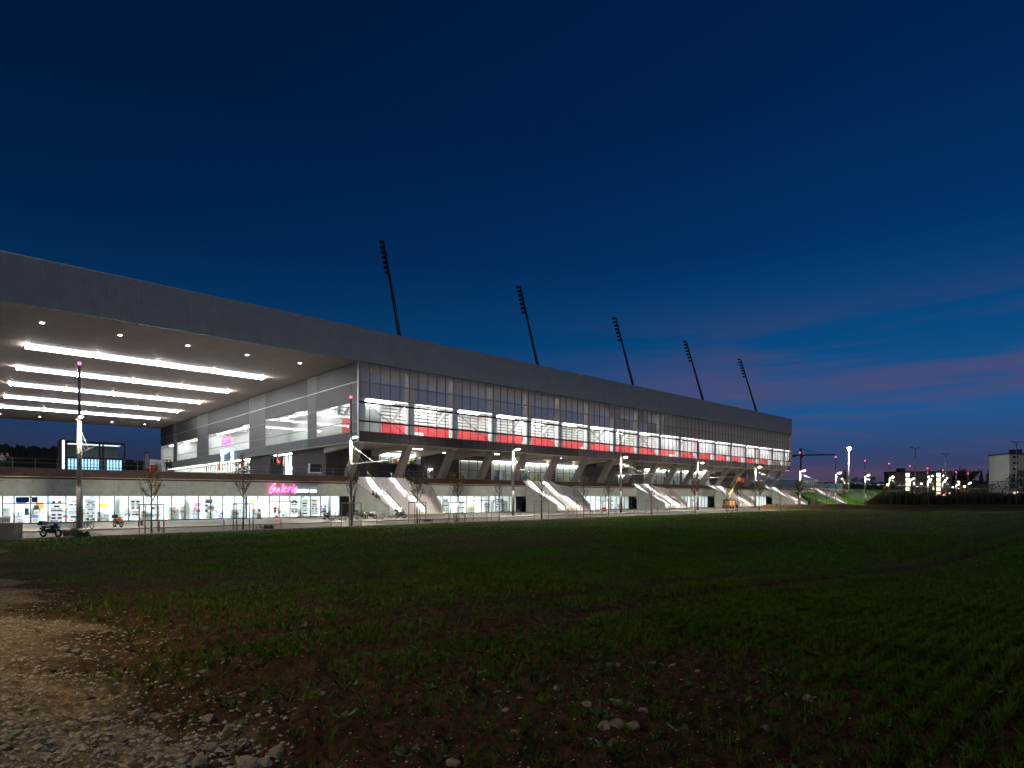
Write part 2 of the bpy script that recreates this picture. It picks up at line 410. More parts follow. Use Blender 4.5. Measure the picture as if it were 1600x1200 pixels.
# ------------------------------------------------------------------ podium with shops
Z_T, Z_C, Z_S = 6.15, 5.10, 3.06                    # terrace, top of the concrete wall, head of the shop windows
C0, DC = 50.9, 36.25
STAIRS = [C0 + DC * k for k in range(6)]
def hw(o):                                          # half width of a stair at distance o from the wall plane
    return 6.7 - 2.0 * max(0, o) / 6.3 if o >= 0 else 6.7 + 2.5 * o / 3.8
pod = thing('podium_building', 'long concrete podium with lit shop windows below the stadium terrace', 'building', W(0, 0, 0), A1)
S_L, S_R = -60.0, 262.0
edges = [S_L] + [e for c in STAIRS for e in (c - 6.7, c + 6.7)] + [S_R]
runs = [(edges[i], edges[i + 1]) for i in range(0, len(edges), 2)]
holes = MB()
for i, (a, b) in enumerate(runs):
    n = max(1, round((b - a) / 6.2)); w = (b - a) / n
    for k in range(n):
        MB().box(a + k * w + .008, a + (k + 1) * w - .008, 0, .35, Z_S, Z_C).build('concrete_panel', M_conc, pod)
        if a < 150:
            for q in np.arange(a + k * w + .5, a + (k + 1) * w - .2, 1.3):
                for zz in (Z_S + .35, Z_C - .40):
                    holes.add([(q + .05 * math.cos(t), -.004, zz + .05 * math.sin(t)) for t in np.arange(6) * math.pi / 3], [(5, 4, 3, 2, 1, 0)])
    # sloping rusty band between the concrete edge and the terrace
    ta = a - 2.5 if i > 0 else a; tb = b + 2.5 if i < len(runs) - 1 else b
    MB().add([(a, -.05, Z_C + .02), (b, -.05, Z_C + .02), (tb, 3.8, Z_T + .06), (ta, 3.8, Z_T + .06), (a, -.05, Z_C - .16), (b, -.05, Z_C - .16), (tb, 3.8, Z_T - .3), (ta, 3.8, Z_T - .3)],
             [(0, 1, 2, 3), (5, 4, 7, 6), (4, 5, 1, 0), (1, 5, 6, 2), (4, 0, 3, 7)]).build('rusted_band', M_rust, pod)
    MB().box(a, b, -.08, .40, Z_C + .03, Z_C + .10).build('coping', M_conc_pale, pod)
o_ = holes.build('tie_holes', M_dark, pod); o_['kind'] = 'stuff'
# terrace slab: one piece behind the stairs
terr = MB().box(S_L, S_R, 3.8, 150, Z_T - .5, Z_T)
facade_struct('terrace', terr, M_deck)

SHELF = [mat('goods_' + n, c, .5, 0, .1, 2) for n, c in (('cyan', (.12, .55, .66)), ('yellow', (.75, .58, .05)), ('red', (.62, .05, .05)), ('blue', (.05, .16, .55)),
         ('green', (.15, .5, .15)), ('grey', (.35, .38, .4)), ('black', (.03, .03, .035)), ('orange', (.7, .25, .05)), ('white', (.8, .8, .8)), ('pink', (.7, .2, .4)))]
PALE = [mat('pack_' + n, c, .5, 0, .1, 2) for n, c in (('ice', (.55, .72, .75)), ('mint', (.5, .7, .62)), ('sand', (.7, .62, .48)), ('sky', (.4, .6, .75)), ('ash', (.5, .52, .54)), ('rose', (.7, .5, .5)))]
def poster_mat(name, seed, base, ink, bars):          # printed sheet: rows of bars like lines of print
    m = mat(name, base, .5, 0, .03, 2)
    N, L = m.node_tree.nodes, m.node_tree.links
    b = N['Principled BSDF']; src = b.inputs['Base Color'].links[0].from_socket
    tc = N.new('ShaderNodeTexCoord')
    br = N.new('ShaderNodeTexBrick'); br.offset = .37; br.inputs['Scale'].default_value = 1.0; br.inputs['Brick Width'].default_value = .34; br.inputs['Row Height'].default_value = bars
    br.inputs['Mortar Size'].default_value = bars * .34; br.inputs['Color1'].default_value = (*ink, 1); br.inputs['Color2'].default_value = (*base, 1); br.inputs['Mortar'].default_value = (*base, 1); br.inputs['Bias'].default_value = -.2
    mp = N.new('ShaderNodeMapping'); mp.inputs['Location'].default_value = (seed * .37, seed * .21, seed * .13); mp.inputs['Rotation'].default_value = (math.radians(90), 0, 0)
    L.new(tc.outputs['Object'], mp.inputs[0]); L.new(mp.outputs[0], br.inputs['Vector']); L.new(br.outputs[0], b.inputs['Base Color'])
    tl = N.new('ShaderNodeBsdfTranslucent'); L.new(br.outputs[0], tl.inputs[0]); mx = N.new('ShaderNodeMixShader'); mx.inputs[0].default_value = .65
    L.new(b.outputs[0], mx.inputs[1]); L.new(tl.outputs[0], mx.inputs[2]); L.new(mx.outputs[0], N['Material Output'].inputs[0])
    return m
PRINT = [poster_mat('poster_%d' % i, i, bs, ik, br) for i, (bs, ik, br) in enumerate([((.8, .8, .8), (.03, .03, .05), .16), ((.78, .8, .8), (.5, .04, .05), .22), ((.8, .8, .8), (.05, .08, .3), .2),
         ((.7, .82, .85), (.1, .4, .55), .3), ((.8, .78, .7), (.05, .05, .05), .13)])]

M_sheet = poster_mat('white_sheet', 1, (.8, .8, .8), (.78, .78, .78), .3)
def shop(bounds, doors=(), transom=(), dark_end=None, seed=0, goods=1.0, posters=()):
    """glazed shop between facade positions; bounds are the mullion positions"""
    r = random.Random(seed)
    a, b = bounds[0], bounds[-1]
    y0, dep = 1.2, 7.0
    MB().box(a, b, .30, y0 + .1, Z_S, Z_S + .12).build('window_head', M_dark, pod)
    MB().box(a, b, y0 - .05, y0 + .12, 0, .14).build('window_plinth', M_dark, pod)
    MB().box(a, b, y0 + .12, y0 + dep, -.06, .01).build('shop_floor', M_white_wall, pod)
    MB().box(a, b, y0 + dep, y0 + dep + .1, 0, 3.3).build('shop_back_wall', M_white_wall, pod)
    MB().box(a, b, y0 + .14, y0 + dep, 3.22, 3.32).build('shop_ceiling', M_white_wall, pod)
    for x in (a, b): MB().box(x - .06, x + .06, y0 + .12, y0 + dep, 0, 3.2).build('shop_side_wall', M_white_wall, pod)
    for k in range(max(1, int((b - a) / 4.5))):
        x = a + 1.2 + k * 4.5
        if x + 2.6 < b: MB().box(x, x + 2.6, y0 + .6, y0 + 5.4, 3.13, 3.18).build('ceiling_light', L_shop, pod)
    fr = MB()
    for x in bounds: fr.box(x - .05, x + .05, y0 - .06, y0 + .06, .14, Z_S)
    fr.build('window_frame', M_dark, pod)
    for i in range(len(bounds) - 1):
        x0, x1 = bounds[i] + .05, bounds[i + 1] - .05
        if i in doors:
            MB().box(x0, x1, y0 - .05, y0 + .05, 2.20, 2.34).build('door_head', M_dark, pod)
            MB().box(x0, x1, y0 - .01, y0 + .01, 2.34, Z_S).build('window_pane', M_glass, pod); continue
        if i in transom:
            MB().box(x0, x1, y0 - .05, y0 + .05, 2.20, 2.30).build('transom', M_dark, pod)
            MB().box(x0, x1, y0 - .01, y0 + .01, 2.30, Z_S).build('window_pane', M_glass, pod)
            MB().box(x0, x1, y0 - .01, y0 + .01, .14, 2.20).build('window_pane', M_glass, pod)
        else:
            MB().box(x0, x1, y0 - .01, y0 + .01, .14, Z_S).build('window_pane', M_glass, pod)
        if i in posters:
            w = (x1 - x0)
            p = MB().box(-w * .38, w * .38, -.01, .01, -1.2, 1.2).build('poster', M_sheet, pod, loc=(x0 + w / 2, y0 + .35, 1.55))
            z = .95
            while z > -1.1:
                hb = r.choice((.06, .08, .14, .20)); wb = w * r.uniform(.16, .33); m_ = SHELF[r.choice((6, 6, 6, 2, 3, 5))]
                for sx in ((-1, 1) if r.random() < .35 else (0,)):
                    ww = wb * (.5 if sx else 1); MB().box(sx * w * .18 - ww, sx * w * .18 + ww, -.016, -.011, z - hb, z).build('print_bar', m_, p)
                z -= hb + r.choice((.10, .16, .30))
        # goods and fittings standing behind the pane
        if r.random() < goods:
            yy = r.uniform(y0 + 1.0, y0 + 4.5); hh = r.choice((1.3, 1.7, 2.1)); nr = int(hh / .42)
            MB().box(x0, x1 - .1, yy + .45, yy + .5, .01, hh).build('shelf_back', SHELF[8], pod)
            for q in range(nr):
                MB().box(x0, x1 - .1, yy, yy + .45, .06 + q * .42, .09 + q * .42).build('shelf_board', SHELF[8], pod)
                x = x0
                while x < x1 - .45:
                    w = r.uniform(.12, .5)
                    if r.random() < .72: MB().box(x, x + w * .9, yy + .08, yy + .4, .09 + q * .42, .09 + q * .42 + r.uniform(.15, .32)).build('display', r.choice(PALE if r.random() < .6 else SHELF), pod)
                    x += w
            if r.random() < .6:
                w = r.uniform(.5, 1.3); x = r.uniform(x0, max(x0 + .01, x1 - w)); z = r.uniform(1.5, 2.3)
                MB().box(x, x + w, y0 + 3.2, y0 + 3.25, z, z + r.uniform(.3, .8)).build('hanging_board', r.choice(SHELF + PRINT), pod)
        if r.random() < .28:
            x = r.uniform(x0, x1); MB().box(x - .22, x + .22, y0 + 1.4, y0 + 1.9, .01, 3.2).build('interior_column', mat('interior_grey', (.45, .47, .48), .6), pod)
    if dark_end: MB().box(b + .05, dark_end, y0 - .04, y0 + .1, 0, Z_S).build('metal_door', M_dark, pod)
G = lambda px: s_at(px, -1.2)[0]
left = [G(p) for p in (-34, -12, 4, 22, 48, 75, 103, 129, 155, 179, 201, 224, 246, 268, 289, 310, 329, 348, 367, 385, 403, 421, 437, 453, 470, 485, 501, 516, 531)]
shop(left, doors=(21, 22), transom=(2, 3, 4, 5, 20, 23), dark_end=STAIRS[0] - 6.75, seed=3, posters=(5, 6, 7, 23, 24, 25, 10))
for k in range(5):
    a, b = STAIRS[k] + 6.9, STAIRS[k + 1] - 8.4
    n = 12
    shop([a + (b - a) * i / n for i in range(n + 1)], transom=(5, 6, 7, 8) if k == 0 else (3, 4, 5), doors=(7,) if k in (0, 1) else (), dark_end=b + 1.55, seed=20 + k, goods=.8 if k == 0 else .3, posters=(1, 2, 4, 9) if k == 0 else ())

# print of the bank poster in the leftmost shop: blue panel over two figures reduced to flat colour patches
for px0, px1, z0, z1, m in ((24, 47, 2.35, 2.95, SHELF[3]), (49, 60, 2.35, 2.95, SHELF[3]), (38, 46, .95, 1.75, SHELF[3]), (50, 54, 1.0, 1.8, SHELF[1]), (52, 62, 1.55, 2.05, SHELF[0])):
    MB().box(G(px0) + .05, G(px1) - .05, 1.50, 1.52, z0, z1).build('poster', m, pod)

# ------------------------------------------------------------------ the six outdoor stairs
def stair_parts():
    steps = [(7.1 + .0, .17, 7.7), (6.7, .34, 7.7)]
    z, o = .34, 6.3
    out = [('base_step', 7.05, 6.55, .17), ('base_step', 6.65, 6.2, .34)]
    for i in range(16):
        z += .1675; out.append(('step', o, o - .28, z)); o -= .28
    out.append(('landing', o, o - 1.3, z)); o -= 1.3
    for i in range(18):
        z += .174; out.append(('step', o, o - .24, z)); o -= .24
    return out
STEP_DEF = stair_parts()
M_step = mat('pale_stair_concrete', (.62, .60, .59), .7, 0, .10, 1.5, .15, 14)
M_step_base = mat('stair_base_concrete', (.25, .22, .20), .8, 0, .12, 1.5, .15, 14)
M_cheek = mat('stair_cheek_concrete', (.46, .44, .42), .75, 0, .12, 1.2, .15, 12)
def hsl(x0f, x1f, yf, x0b, x1b, yb, z0, z1):
    return MB().hexa([(x0f, yf, z0), (x1f, yf, z0), (x1b, yb, z0), (x0b, yb, z0), (x0f, yf, z1), (x1f, yf, z1), (x1b, yb, z1), (x0b, yb, z1)])
def make_stair(label):
    t = thing('outdoor_stair', label, 'staircase', W(C0, 0, 0), A1, 'stairs up to the stadium terrace')
    for nm, of, ob, z in STEP_DEF:
        wf, wb = (hw(of) - .02, hw(ob) - .02)
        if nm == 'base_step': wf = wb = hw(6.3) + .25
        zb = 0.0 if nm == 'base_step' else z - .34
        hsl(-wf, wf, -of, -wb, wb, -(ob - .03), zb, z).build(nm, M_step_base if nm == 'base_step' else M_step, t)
    for sg in (-1, 1):
        # side wall with its sloping balustrade
        x0, x1 = sg * 6.7, sg * 4.7; th = sg * .24
        MB().hexa([(x0, 0, 0), (x1, -6.3, 0), (x1 + th, -6.3, 0), (x0 + th, 0, 0), (x0, 0, Z_C + .02), (x1, -6.3, 1.45), (x1 + th, -6.3, 1.45), (x0 + th, 0, Z_C + .02)]).build('side_wall', M_conc if sg < 0 else M_cheek, t)
        MB().tube([(x0 + th / 2, 0, Z_C + .06), (x1 + th / 2, -6.3, 1.49)], .035).build('wall_cap', M_dark, t)
        # cheek beside the upper flight, under the sloping band
        MB().hexa([(x0, -.01, 2.4), (sg * 4.2, 3.8, 3.0), (sg * 4.2 + th, 3.8, 3.0), (x0 + th, -.01, 2.4), (x0, -.01, Z_C + .03), (sg * 4.2, 3.8, Z_T + .06), (sg * 4.2 + th, 3.8, Z_T + .06), (x0 + th, -.01, Z_C + .03)]).build('cheek_wall', M_cheek, t)
        MB().tube([(sg * 4.15, 3.8, Z_T + .95), (sg * 6.6, .02, 3.78 + .95)], .04).build('handrail', M_steel, t)
    for x in (-2.6, 1.8):
        for o0, z0, o1, z1 in ((-3.9, Z_T, .5, 3.02), (1.85, 3.02, 6.35, .34)):
            r = MB().tube([(x, -o0, z0 + .98), (x, -o1, z1 + .98)], .04)
            r.build('handrail', M_steel, t)
            for f in (0, .5, 1):
                oo, zz = o0 + (o1 - o0) * f, z0 + (z1 - z0) * f
                MB().tube([(x, -oo, zz - .1), (x, -oo, zz + .98)], .03).build('rail_post', M_steel, t)
            for dx in (-.045, .035):
                MB().hexa([(x + dx, -o0, z0 + .86), (x + dx + .01, -o0, z0 + .86), (x + dx + .01, -o1, z1 + .86), (x + dx, -o1, z1 + .86), (x + dx, -o0, z0 + .97), (x + dx + .01, -o0, z0 + .97), (x + dx + .01, -o1, z1 + .97), (x + dx, -o1, z1 + .97)]).build('rail_shield', M_steel, t)
            MB().hexa([(x - .03, -o0, z0 + .90), (x + .03, -o0, z0 + .90), (x + .03, -o1, z1 + .90), (x - .03, -o1, z1 + .90),
                       (x - .03, -o0, z0 + .935), (x + .03, -o0, z0 + .935), (x + .03, -o1, z1 + .935), (x - .03, -o1, z1 + .935)]).build('rail_light', L_rail, t)
    return t
STAIR_LABELS = ['wide lit concrete stair beside the pink sign, nearest of the six', 'lit concrete stair right of the blue and yellow shop window, second from the pink sign',
                'lit concrete stair behind the fourth street mast, third from the pink sign', 'lit concrete stair with the boom lift raised beside it', 'lit concrete stair below the far end of the stadium',
                'farthest lit concrete stair, cut into the grass bank']
st0 = make_stair(STAIR_LABELS[0])
for k in range(1, 6):
    c = copy_tree(st0); c.location = W(STAIRS[k], 0, 0); c['label'] = STAIR_LABELS[k]

# ------------------------------------------------------------------ stadium
S_C, S_E = 44.6, 204.1
ZF1, ZF0 = 28.9, 23.75
stad = thing('stadium', 'long stadium with ribbed roof edge, glazed red-lit concourse and wide canopy', 'stadium', W(0, 0, 0), A1)
BAY, PB = 9.06, 9.06 / 5
S_P = 45.5
S_ROOF = -34.0
MB().box(S_ROOF, S_E, -.02, .5, ZF0, ZF1).build('roof_fascia', M_fascia, stad)
MB().box(S_E - .3, S_E + .02, .5, 30, ZF0, ZF1).build('roof_fascia', M_fascia, stad)
MB().box(S_ROOF, S_E, -.05, .55, ZF1, ZF1 + .08).build('roof_edge_trim', M_alu, stad)
MB().box(S_ROOF, S_C + .3, .5, 123.8, ZF0 + .10, ZF1 - .3).build('canopy_roof', M_soffit, stad)
MB().box(S_ROOF, S_C, 123.8, 124.2, ZF0, ZF1).build('roof_fascia', M_fascia, stad)
rb = MB()
for x in np.arange(S_ROOF + .1, S_C - .1, .2): rb.box(x, x + .11, .52, 123.7, ZF0 + .0, ZF0 + .10)
o_ = rb.build('ceiling_ribs', M_rib, stad); o_['kind'] = 'stuff'
# roof over the front stand: low ceiling at the edge, then rising to the open bowl
MB().add([(S_C + .3, .5, ZF0 + .02), (S_E - .3, .5, ZF0 + .02), (S_E - .3, 9, ZF0 + .02), (S_C + .3, 9, ZF0 + .02), (S_E - .3, 26, ZF1 - .6), (S_C + .3, 26, ZF1 - .6), (S_C + .3, .5, ZF1 - .1), (S_E - .3, .5, ZF1 - .1), (S_E - .3, 26, ZF1 - .1), (S_C + .3, 26, ZF1 - .1)],
         [(3, 2, 1, 0), (5, 4, 2, 3), (6, 7, 8, 9), (9, 8, 4, 5)]).build('stand_roof', M_soffit, stad)
# canopy lights: five rows of long strips with a pair of spots at each joint, and two rows of small round lights
seg_s = [6.6 + 7.875 * i for i in range(5)]
for r_ in range(5):
    y = 22 + 18.4 * r_
    for i in range(4):
        MB().box(seg_s[i] + .35, seg_s[i + 1] - .35, y - .75, y + .75, ZF0 - .42, ZF0 - .06).build('canopy_strip', L_strip, stad)
    for i in range(5):
        for dy in (-.35, .35):
            MB().ball((seg_s[i], y + dy, ZF0 - .30), .20, n=8, m=5).build('canopy_spot', L_spot, stad)
for y in (7.5, 114):
    for i in range(5): MB().box(seg_s[i] + .3, seg_s[i] + .65, y - .17, y + .17, ZF0 - .06, ZF0 - .01).build('downlight', L_white, stad)
# front facade -----------------------------------------------------
ROWS = dict(screen=[(18.35, 20.62), (20.78, 23.66)], glass=[(14.75, 18.27), (13.12, 14.58)], spandrel=[(11.60, 13.02)])
def pane_mesh(nm, w, z0, z1, th, m):
    me = MB().box(0, w, -th, th, z0, z1).mesh(nm); me.materials.append(m); return me
PM = {}
for nm, rows in ROWS.items():
    for z0, z1 in rows:
        PM[nm, z0] = pane_mesh(nm, PB - .05, z0, z1, .015 if nm != 'spandrel' else .03, {'screen': M_screen, 'glass': M_glass, 'spandrel': M_spandrel}[nm])
PM['solid', 18.35] = pane_mesh('solid', PB - .05, 18.35, 20.62, .015, M_screen_solid)
PM['solid', 20.78] = pane_mesh('solid', PB - .05, 20.78, 23.66, .015, M_screen_solid)
ncol = int((S_E - .2 - S_C) / PB)
NAMES = dict(screen='screen_panel', glass='glass_pane', spandrel='spandrel_panel')
for i in range(ncol):
    x = S_C + .15 + i * PB
    for nm, rows in ROWS.items():
        for z0, z1 in rows:
            k = (nm, z0)
            if nm == 'screen' and (x > 128 or (x > 104 and (i // 2 + (z0 > 20)) % 3 == 0)): k = ('solid', z0)
            place(NAMES[nm], PM[k], None, stad, (x + .025, .12, 0))
mul = MB().box(-.02, .02, .04, .16, 11.6, 23.7).mesh('mullion'); mul.materials.append(M_dark)
for i in range(ncol + 1): place('mullion', mul, None, stad, (S_C + .15 + i * PB, 0, 0))
for z, h, d in ((20.70, .10, .02), (18.31, .05, .02), (17.55, .26, -.08), (14.66, .22, -.08), (13.07, .08, -.03), (11.55, .10, -.03)):
    MB().box(S_C, S_E, d, .30, z - h / 2, z + h / 2).build('transom', M_dark if z < 18 else M_column, stad)
MB().box(S_C - .05, S_C + .12, -.03, .35, 11.5, ZF0).build('corner_post', M_alu, stad)
nb = int((S_E - S_P) / BAY) + 1
L_gallery_fill = glow('gallery_fill', (1.0, .93, .85), 26); L_edge = glow('glass_edge_light', (1.0, .98, .96), 3.2)
MB().box(S_C + .4, S_E - .5, .32, .42, 23.0, 23.74).build('fill_baffle', M_column, stad)  # added strip that hides the fill lights above the screens from view
for k in range(nb + 1):
    x = S_P + k * BAY
    if x > S_E - .5: break
    MB().box(x - .62, x + .62, .7, 1.7, 13.1, ZF0).build('pier', M_white if k < 99 else M_column, stad)
    MB().hexa([(x - .2, 3.4, 18.0), (x + .2, 3.4, 18.0), (x + .2, 3.4, 18.28), (x - .2, 3.4, 18.28), (x - .2, 6.6, 15.6), (x + .2, 6.6, 15.6), (x + .2, 6.9, 15.9), (x - .2, 6.9, 15.9)]).build('raking_frame', M_white_wall, stad)
    MB().box(x + 2.2, min(x + 6.8, S_E - 1), .50, .62, 23.6, 23.66).build('gallery_fill', L_gallery_fill, stad)  # added hidden fill light, brightens the piers and screens
    MB().box(x + .8, min(x + 8.2, S_E - .6), .40, .52, 18.20, 18.27).build('glass_edge_light', L_edge, stad)
    if k % 2 == 0 and x + BAY < S_E:
        br = MB(); br.tube([(x + .7, 1.4, 17.9), (x + BAY - .7, 1.4, 13.3)], .05); br.build('brace', M_dark, stad)
# concourse behind the glass
M_blind = screen_mat('white_blind', (.42, .42, .425), .12)
M_blind.node_tree.nodes['Mix Shader'].inputs[0].default_value = .8
MB().box(S_C + .3, S_E - .3, .35, 12, 12.85, 13.08).build('concourse_floor', M_conc_pale, stad)
MB().box(S_C + .3, S_E - .3, .35, 12, 18.30, 18.5).build('concourse_ceiling', M_white_wall, stad)
for k in range(nb):
    x0, x1 = S_P + k * BAY + .0, min(S_P + (k + 1) * BAY, S_E - .4)
    MB().box(x0 + .02, x1 - .02, 7.0, 7.12, 13.08, 15.85 if k % 4 != 3 else 15.6).build('red_wall', M_red_wall, stad)
    if k % 3 != 1:
        MB().box(x0 + 1.4, min(x1 - 1.0, x0 + 6.4), 1.9, 3.0, 18.12, 18.26).build('concourse_light', L_white, stad)
    else:
        MB().box(x0 + 1.0, x1 - 1.2, 3.6, 4.6, 18.12, 18.26).build('concourse_light', L_white, stad)
    if k >= 9:
        for j in range(4):
            MB().box(x0 + .8 + j * 1.8, min(x0 + 2.5 + j * 1.8, x1), .62, .64, 14.8, 18.2).build('blind', M_blind, stad)
    if k in (1, 4, 6, 10): MB().box(x0 + 4, x0 + 6.2, 6.3, 6.9, 13.08, 14.4).build('kiosk_counter', M_white, stad)
for j in range(5):                                         # stepped underside of the seating
    MB().box(S_C + .3, S_E - .4, 7.05 - .34 * j, 7.75 - .34 * j, 15.95 + .52 * j, 16.36 + .52 * j).build('tier_riser', M_white_wall, stad)
    MB().box(S_C + .3, S_E - .4, 7.25 - .34 * j, 7.60 - .34 * j, 16.36 + .52 * j, 16.47 + .52 * j).build('tier_gap', M_dark, stad)
MB().box(S_E - .35, S_E, .3, 30, 11.5, ZF0).build('end_wall', M_screen_solid, stad)
# small fittings hung from the ceiling behind the screens
for k in range(26):
    x = S_P + 2 + k * 3.6
    MB().box(x, x + .6, 2.2, 2.6, 22.95, 23.5).build('ceiling_speaker', M_column, stad)
# soffit below the concourse, leaning columns, back wall of the undercroft
M_under = mat('undercroft_soffit', (.42, .37, .32), .75, 0, .12, .4, .1, 8)
MB().box(S_C, S_E, -.02, 14.5, 11.42, 11.55).build('undercroft_soffit', M_under, stad)
col = MB().hexa([(-.55, 3.7 + .6, Z_T), (.55, 3.7 + .6, Z_T), (.55, 5.0 + .6, Z_T), (-.55, 5.0 + .6, Z_T), (-.55, .9, 11.42), (.55, .9, 11.42), (.55, 2.2, 11.42), (-.55, 2.2, 11.42)]).mesh('leaning_column'); col.materials.append(M_column)
for k in range(nb):
    x = S_P + k * BAY
    if x < S_E - 1: place('leaning_column', col, None, stad, (x, 0, 0))
    MB().add([(x - .4, .6, 11.42), (x + .4, .6, 11.42), (x + .4, 13, 11.42), (x - .4, 13, 11.42), (x - .4, .6, 11.2), (x + .4, .6, 11.2), (x + .4, 13, 10.4), (x - .4, 13, 10.4)], [(0, 1, 5, 4), (1, 2, 6, 5), (3, 0, 4, 7), (4, 5, 6, 7)]).build('soffit_beam', M_under, stad)
YB = 13.0
MB().box(S_C + .9, S_E - 6, YB, YB + .4, Z_T, 11.42).build('undercroft_wall', M_slats, stad)
U = lambda px: s_at(px, -YB)[0]
L_room = glow('room_ceiling_light', (1.0, .99, .92), 14.0)
M_room = mat('room_wall', (.72, .74, .70), .7, 0, .08, .6)
def room(px0, px1, z0, z1, n, lit=1.0, goods=3, seed=0, tint=None):
    """glazed room let into the undercroft wall"""
    r = random.Random(seed); a, b = U(px0), U(px1)
    MB().box(a, b, YB - .12, YB - .06, z0 - .1, z0).build('window_sill', M_dark, stad)
    fr = MB(); w = (b - a) / n
    for i in range(n + 1): fr.box(a + i * w - .05, a + i * w + .05, YB - .5, YB - .42, z0, z1)
    fr.box(a, b, YB - .5, YB - .42, z0 + (z1 - z0) * .52, z0 + (z1 - z0) * .52 + .09); fr.box(a, b, YB - .5, YB - .42, z1, z1 + .1)
    fr.build('window_frame', M_dark, stad)
    for i in range(n): MB().box(a + i * w + .05, a + (i + 1) * w - .05, YB - .47, YB - .45, z0, z1).build('window_pane', M_glass, stad)
    if lit > 0:
        MB().box(a, b, YB - .05, YB - .01, z0, z1).build('room_back', tint or M_room, stad)
        MB().box(a + .2, b - .2, YB - .36, YB - .10, z1 - .08, z1 - .03).build('room_light', L_room if lit > .6 else glow('dim_room_light', (1, .95, .85), 1.2), stad)
        for _ in range(goods):
            ww = r.uniform(.3, 1.2); x = r.uniform(a, b - ww); h = r.uniform(.3, (z1 - z0) * .55)
            MB().box(x, x + ww, YB - .30, YB - .06, z0, z0 + h).build('display', r.choice(SHELF), stad)
    else:
        MB().box(a, b, YB - .05, YB - .01, z0, z1).build('room_back', M_darkglass, stad)
room(592, 657, 9.15, 10.95, 4, 1, 12, 1)
room(592, 650, Z_T + .05, 8.8, 4, 0, 0, 2)
room(668, 676, Z_T + .05, 8.4, 1, 1, 0, 3)
room(717, 757, Z_T + .05, 10.4, 3, .3, 5, 4)
room(768, 806, Z_T + .05, 10.6, 4, 1, 9, 5)
room(815, 860, Z_T + .05, 10.5, 5, 1, 7, 6)
room(868, 906, Z_T + .05, 10.4, 4, 1, 5, 7)
room(966, 978, Z_T + .05, 8.6, 2, 1, 2, 8)
room(1006, 1040, Z_T + .05, 10.6, 4, 1, 4, 9)
room(1044, 1062, Z_T + .05, 10.6, 3, 1, 3, 10)
room(1066, 1108, Z_T + .05, 10.6, 5, 1, 9, 11, SHELF[8])
for k in range(1, nb, 2): MB().box(S_P + k * BAY + 3.5, S_P + k * BAY + 5.5, 5.5, 5.7, 11.34, 11.40).build('undercroft_light', L_white, stad)
for k in range(0, nb, 2): MB().box(S_P + k * BAY + 3.5, S_P + k * BAY + 4.3, 9.5, 9.7, 11.34, 11.40).build('undercroft_light', L_white, stad)
# side facade -------------------------------------------------------
PQ = 1.8
lit_q = [(3.0, 14.3), (19.1, 37.8), (46.4, 75.0), (84.2, 104.0), (108.8, 122.5)]
def is_lit(q): return any(a <= q + PQ / 2 <= b for a, b in lit_q)
def side_mesh(nm, z0, z1, m, th=.03):
    me = MB().box(-th, th, 0, PQ - .04, z0, z1).mesh(nm); me.materials.append(m); return me
sm = {(z, d): side_mesh('side_panel', z, z1, M_sidepanel_dark if d else M_sidepanel) for z, z1 in ((11.55, 13.05), (13.12, 14.6), (14.72, 17.5), (17.62, 20.62), (20.78, 23.7)) for d in (0, 1)}
sg_ = {z: side_mesh('side_glass', z, z1, M_glass, .015) for z, z1 in ((13.12, 14.6), (14.72, 17.5), (17.62, 18.3))}
upper = side_mesh('side_panel', 18.36, 20.62, M_sidepanel); upperd = side_mesh('side_panel', 18.36, 20.62, M_sidepanel_dark)
nq = int(123.6 / PQ)
for i in range(nq):
    q = .3 + i * PQ; lit = is_lit(q); dark = int(lit or q < 14)
    put = lambda nm, me: place(nm, me, None, stad, (S_C, q, 0))
    put('side_panel', sm[11.55, int(q < 18)]); put('side_panel', sm[20.78, dark])
    if lit:
        put('side_glass', sg_[13.12]); put('side_glass', sg_[14.72])
        if q > 15: put('side_glass', sg_[17.62]); put('side_panel', upperd)
        else: put('side_panel', sm[17.62, 1])
    else:
        put('side_panel', sm[13.12, 0]); put('side_panel', sm[14.72, 0]); put('side_panel', sm[17.62, 0])
for z in (13.08, 14.66, 17.56, 20.70, 11.50):
    MB().box(S_C - .07, S_C + .07, .2, 124, z - .05, z + .05).build('side_transom', M_alu if z in (20.70, 11.5) else M_steel, stad)
MB().box(S_C + .4, S_C + .5, .3, 124, 18.4, ZF0).build('side_lining', M_dark, stad)
for a, b in lit_q:
    MB().box(S_C + 5.0, S_C + 5.1, a - 1, b + 1, 13.0, 18.4).build('side_room_wall', M_white_wall, stad)
    MB().box(S_C + .5, S_C + 5, a - 1, b + 1, 18.38, 18.45).build('side_room_ceiling', M_white_wall, stad)
    MB().box(S_C + .5, S_C + 5, a - 1, b + 1, 12.95, 13.05).build('side_room_floor', M_conc_pale, stad)
    for e in (a - .6, b + .6): MB().box(S_C + .12, S_C + 5, e - .05, e + .05, 13.05, 18.4).build('side_room_end', M_white_wall, stad)
    q = a + .5
    while q + 2 < b:
        MB().box(S_C + 1.6, S_C + 2.4, q, q + 2.2, 18.24, 18.32).build('side_room_light', L_white, stad); q += 4.2
MB().box(S_C + .12, S_E - 1, 123.6, 124, 6.2, ZF0).build('back_wall', M_sidepanel, stad)
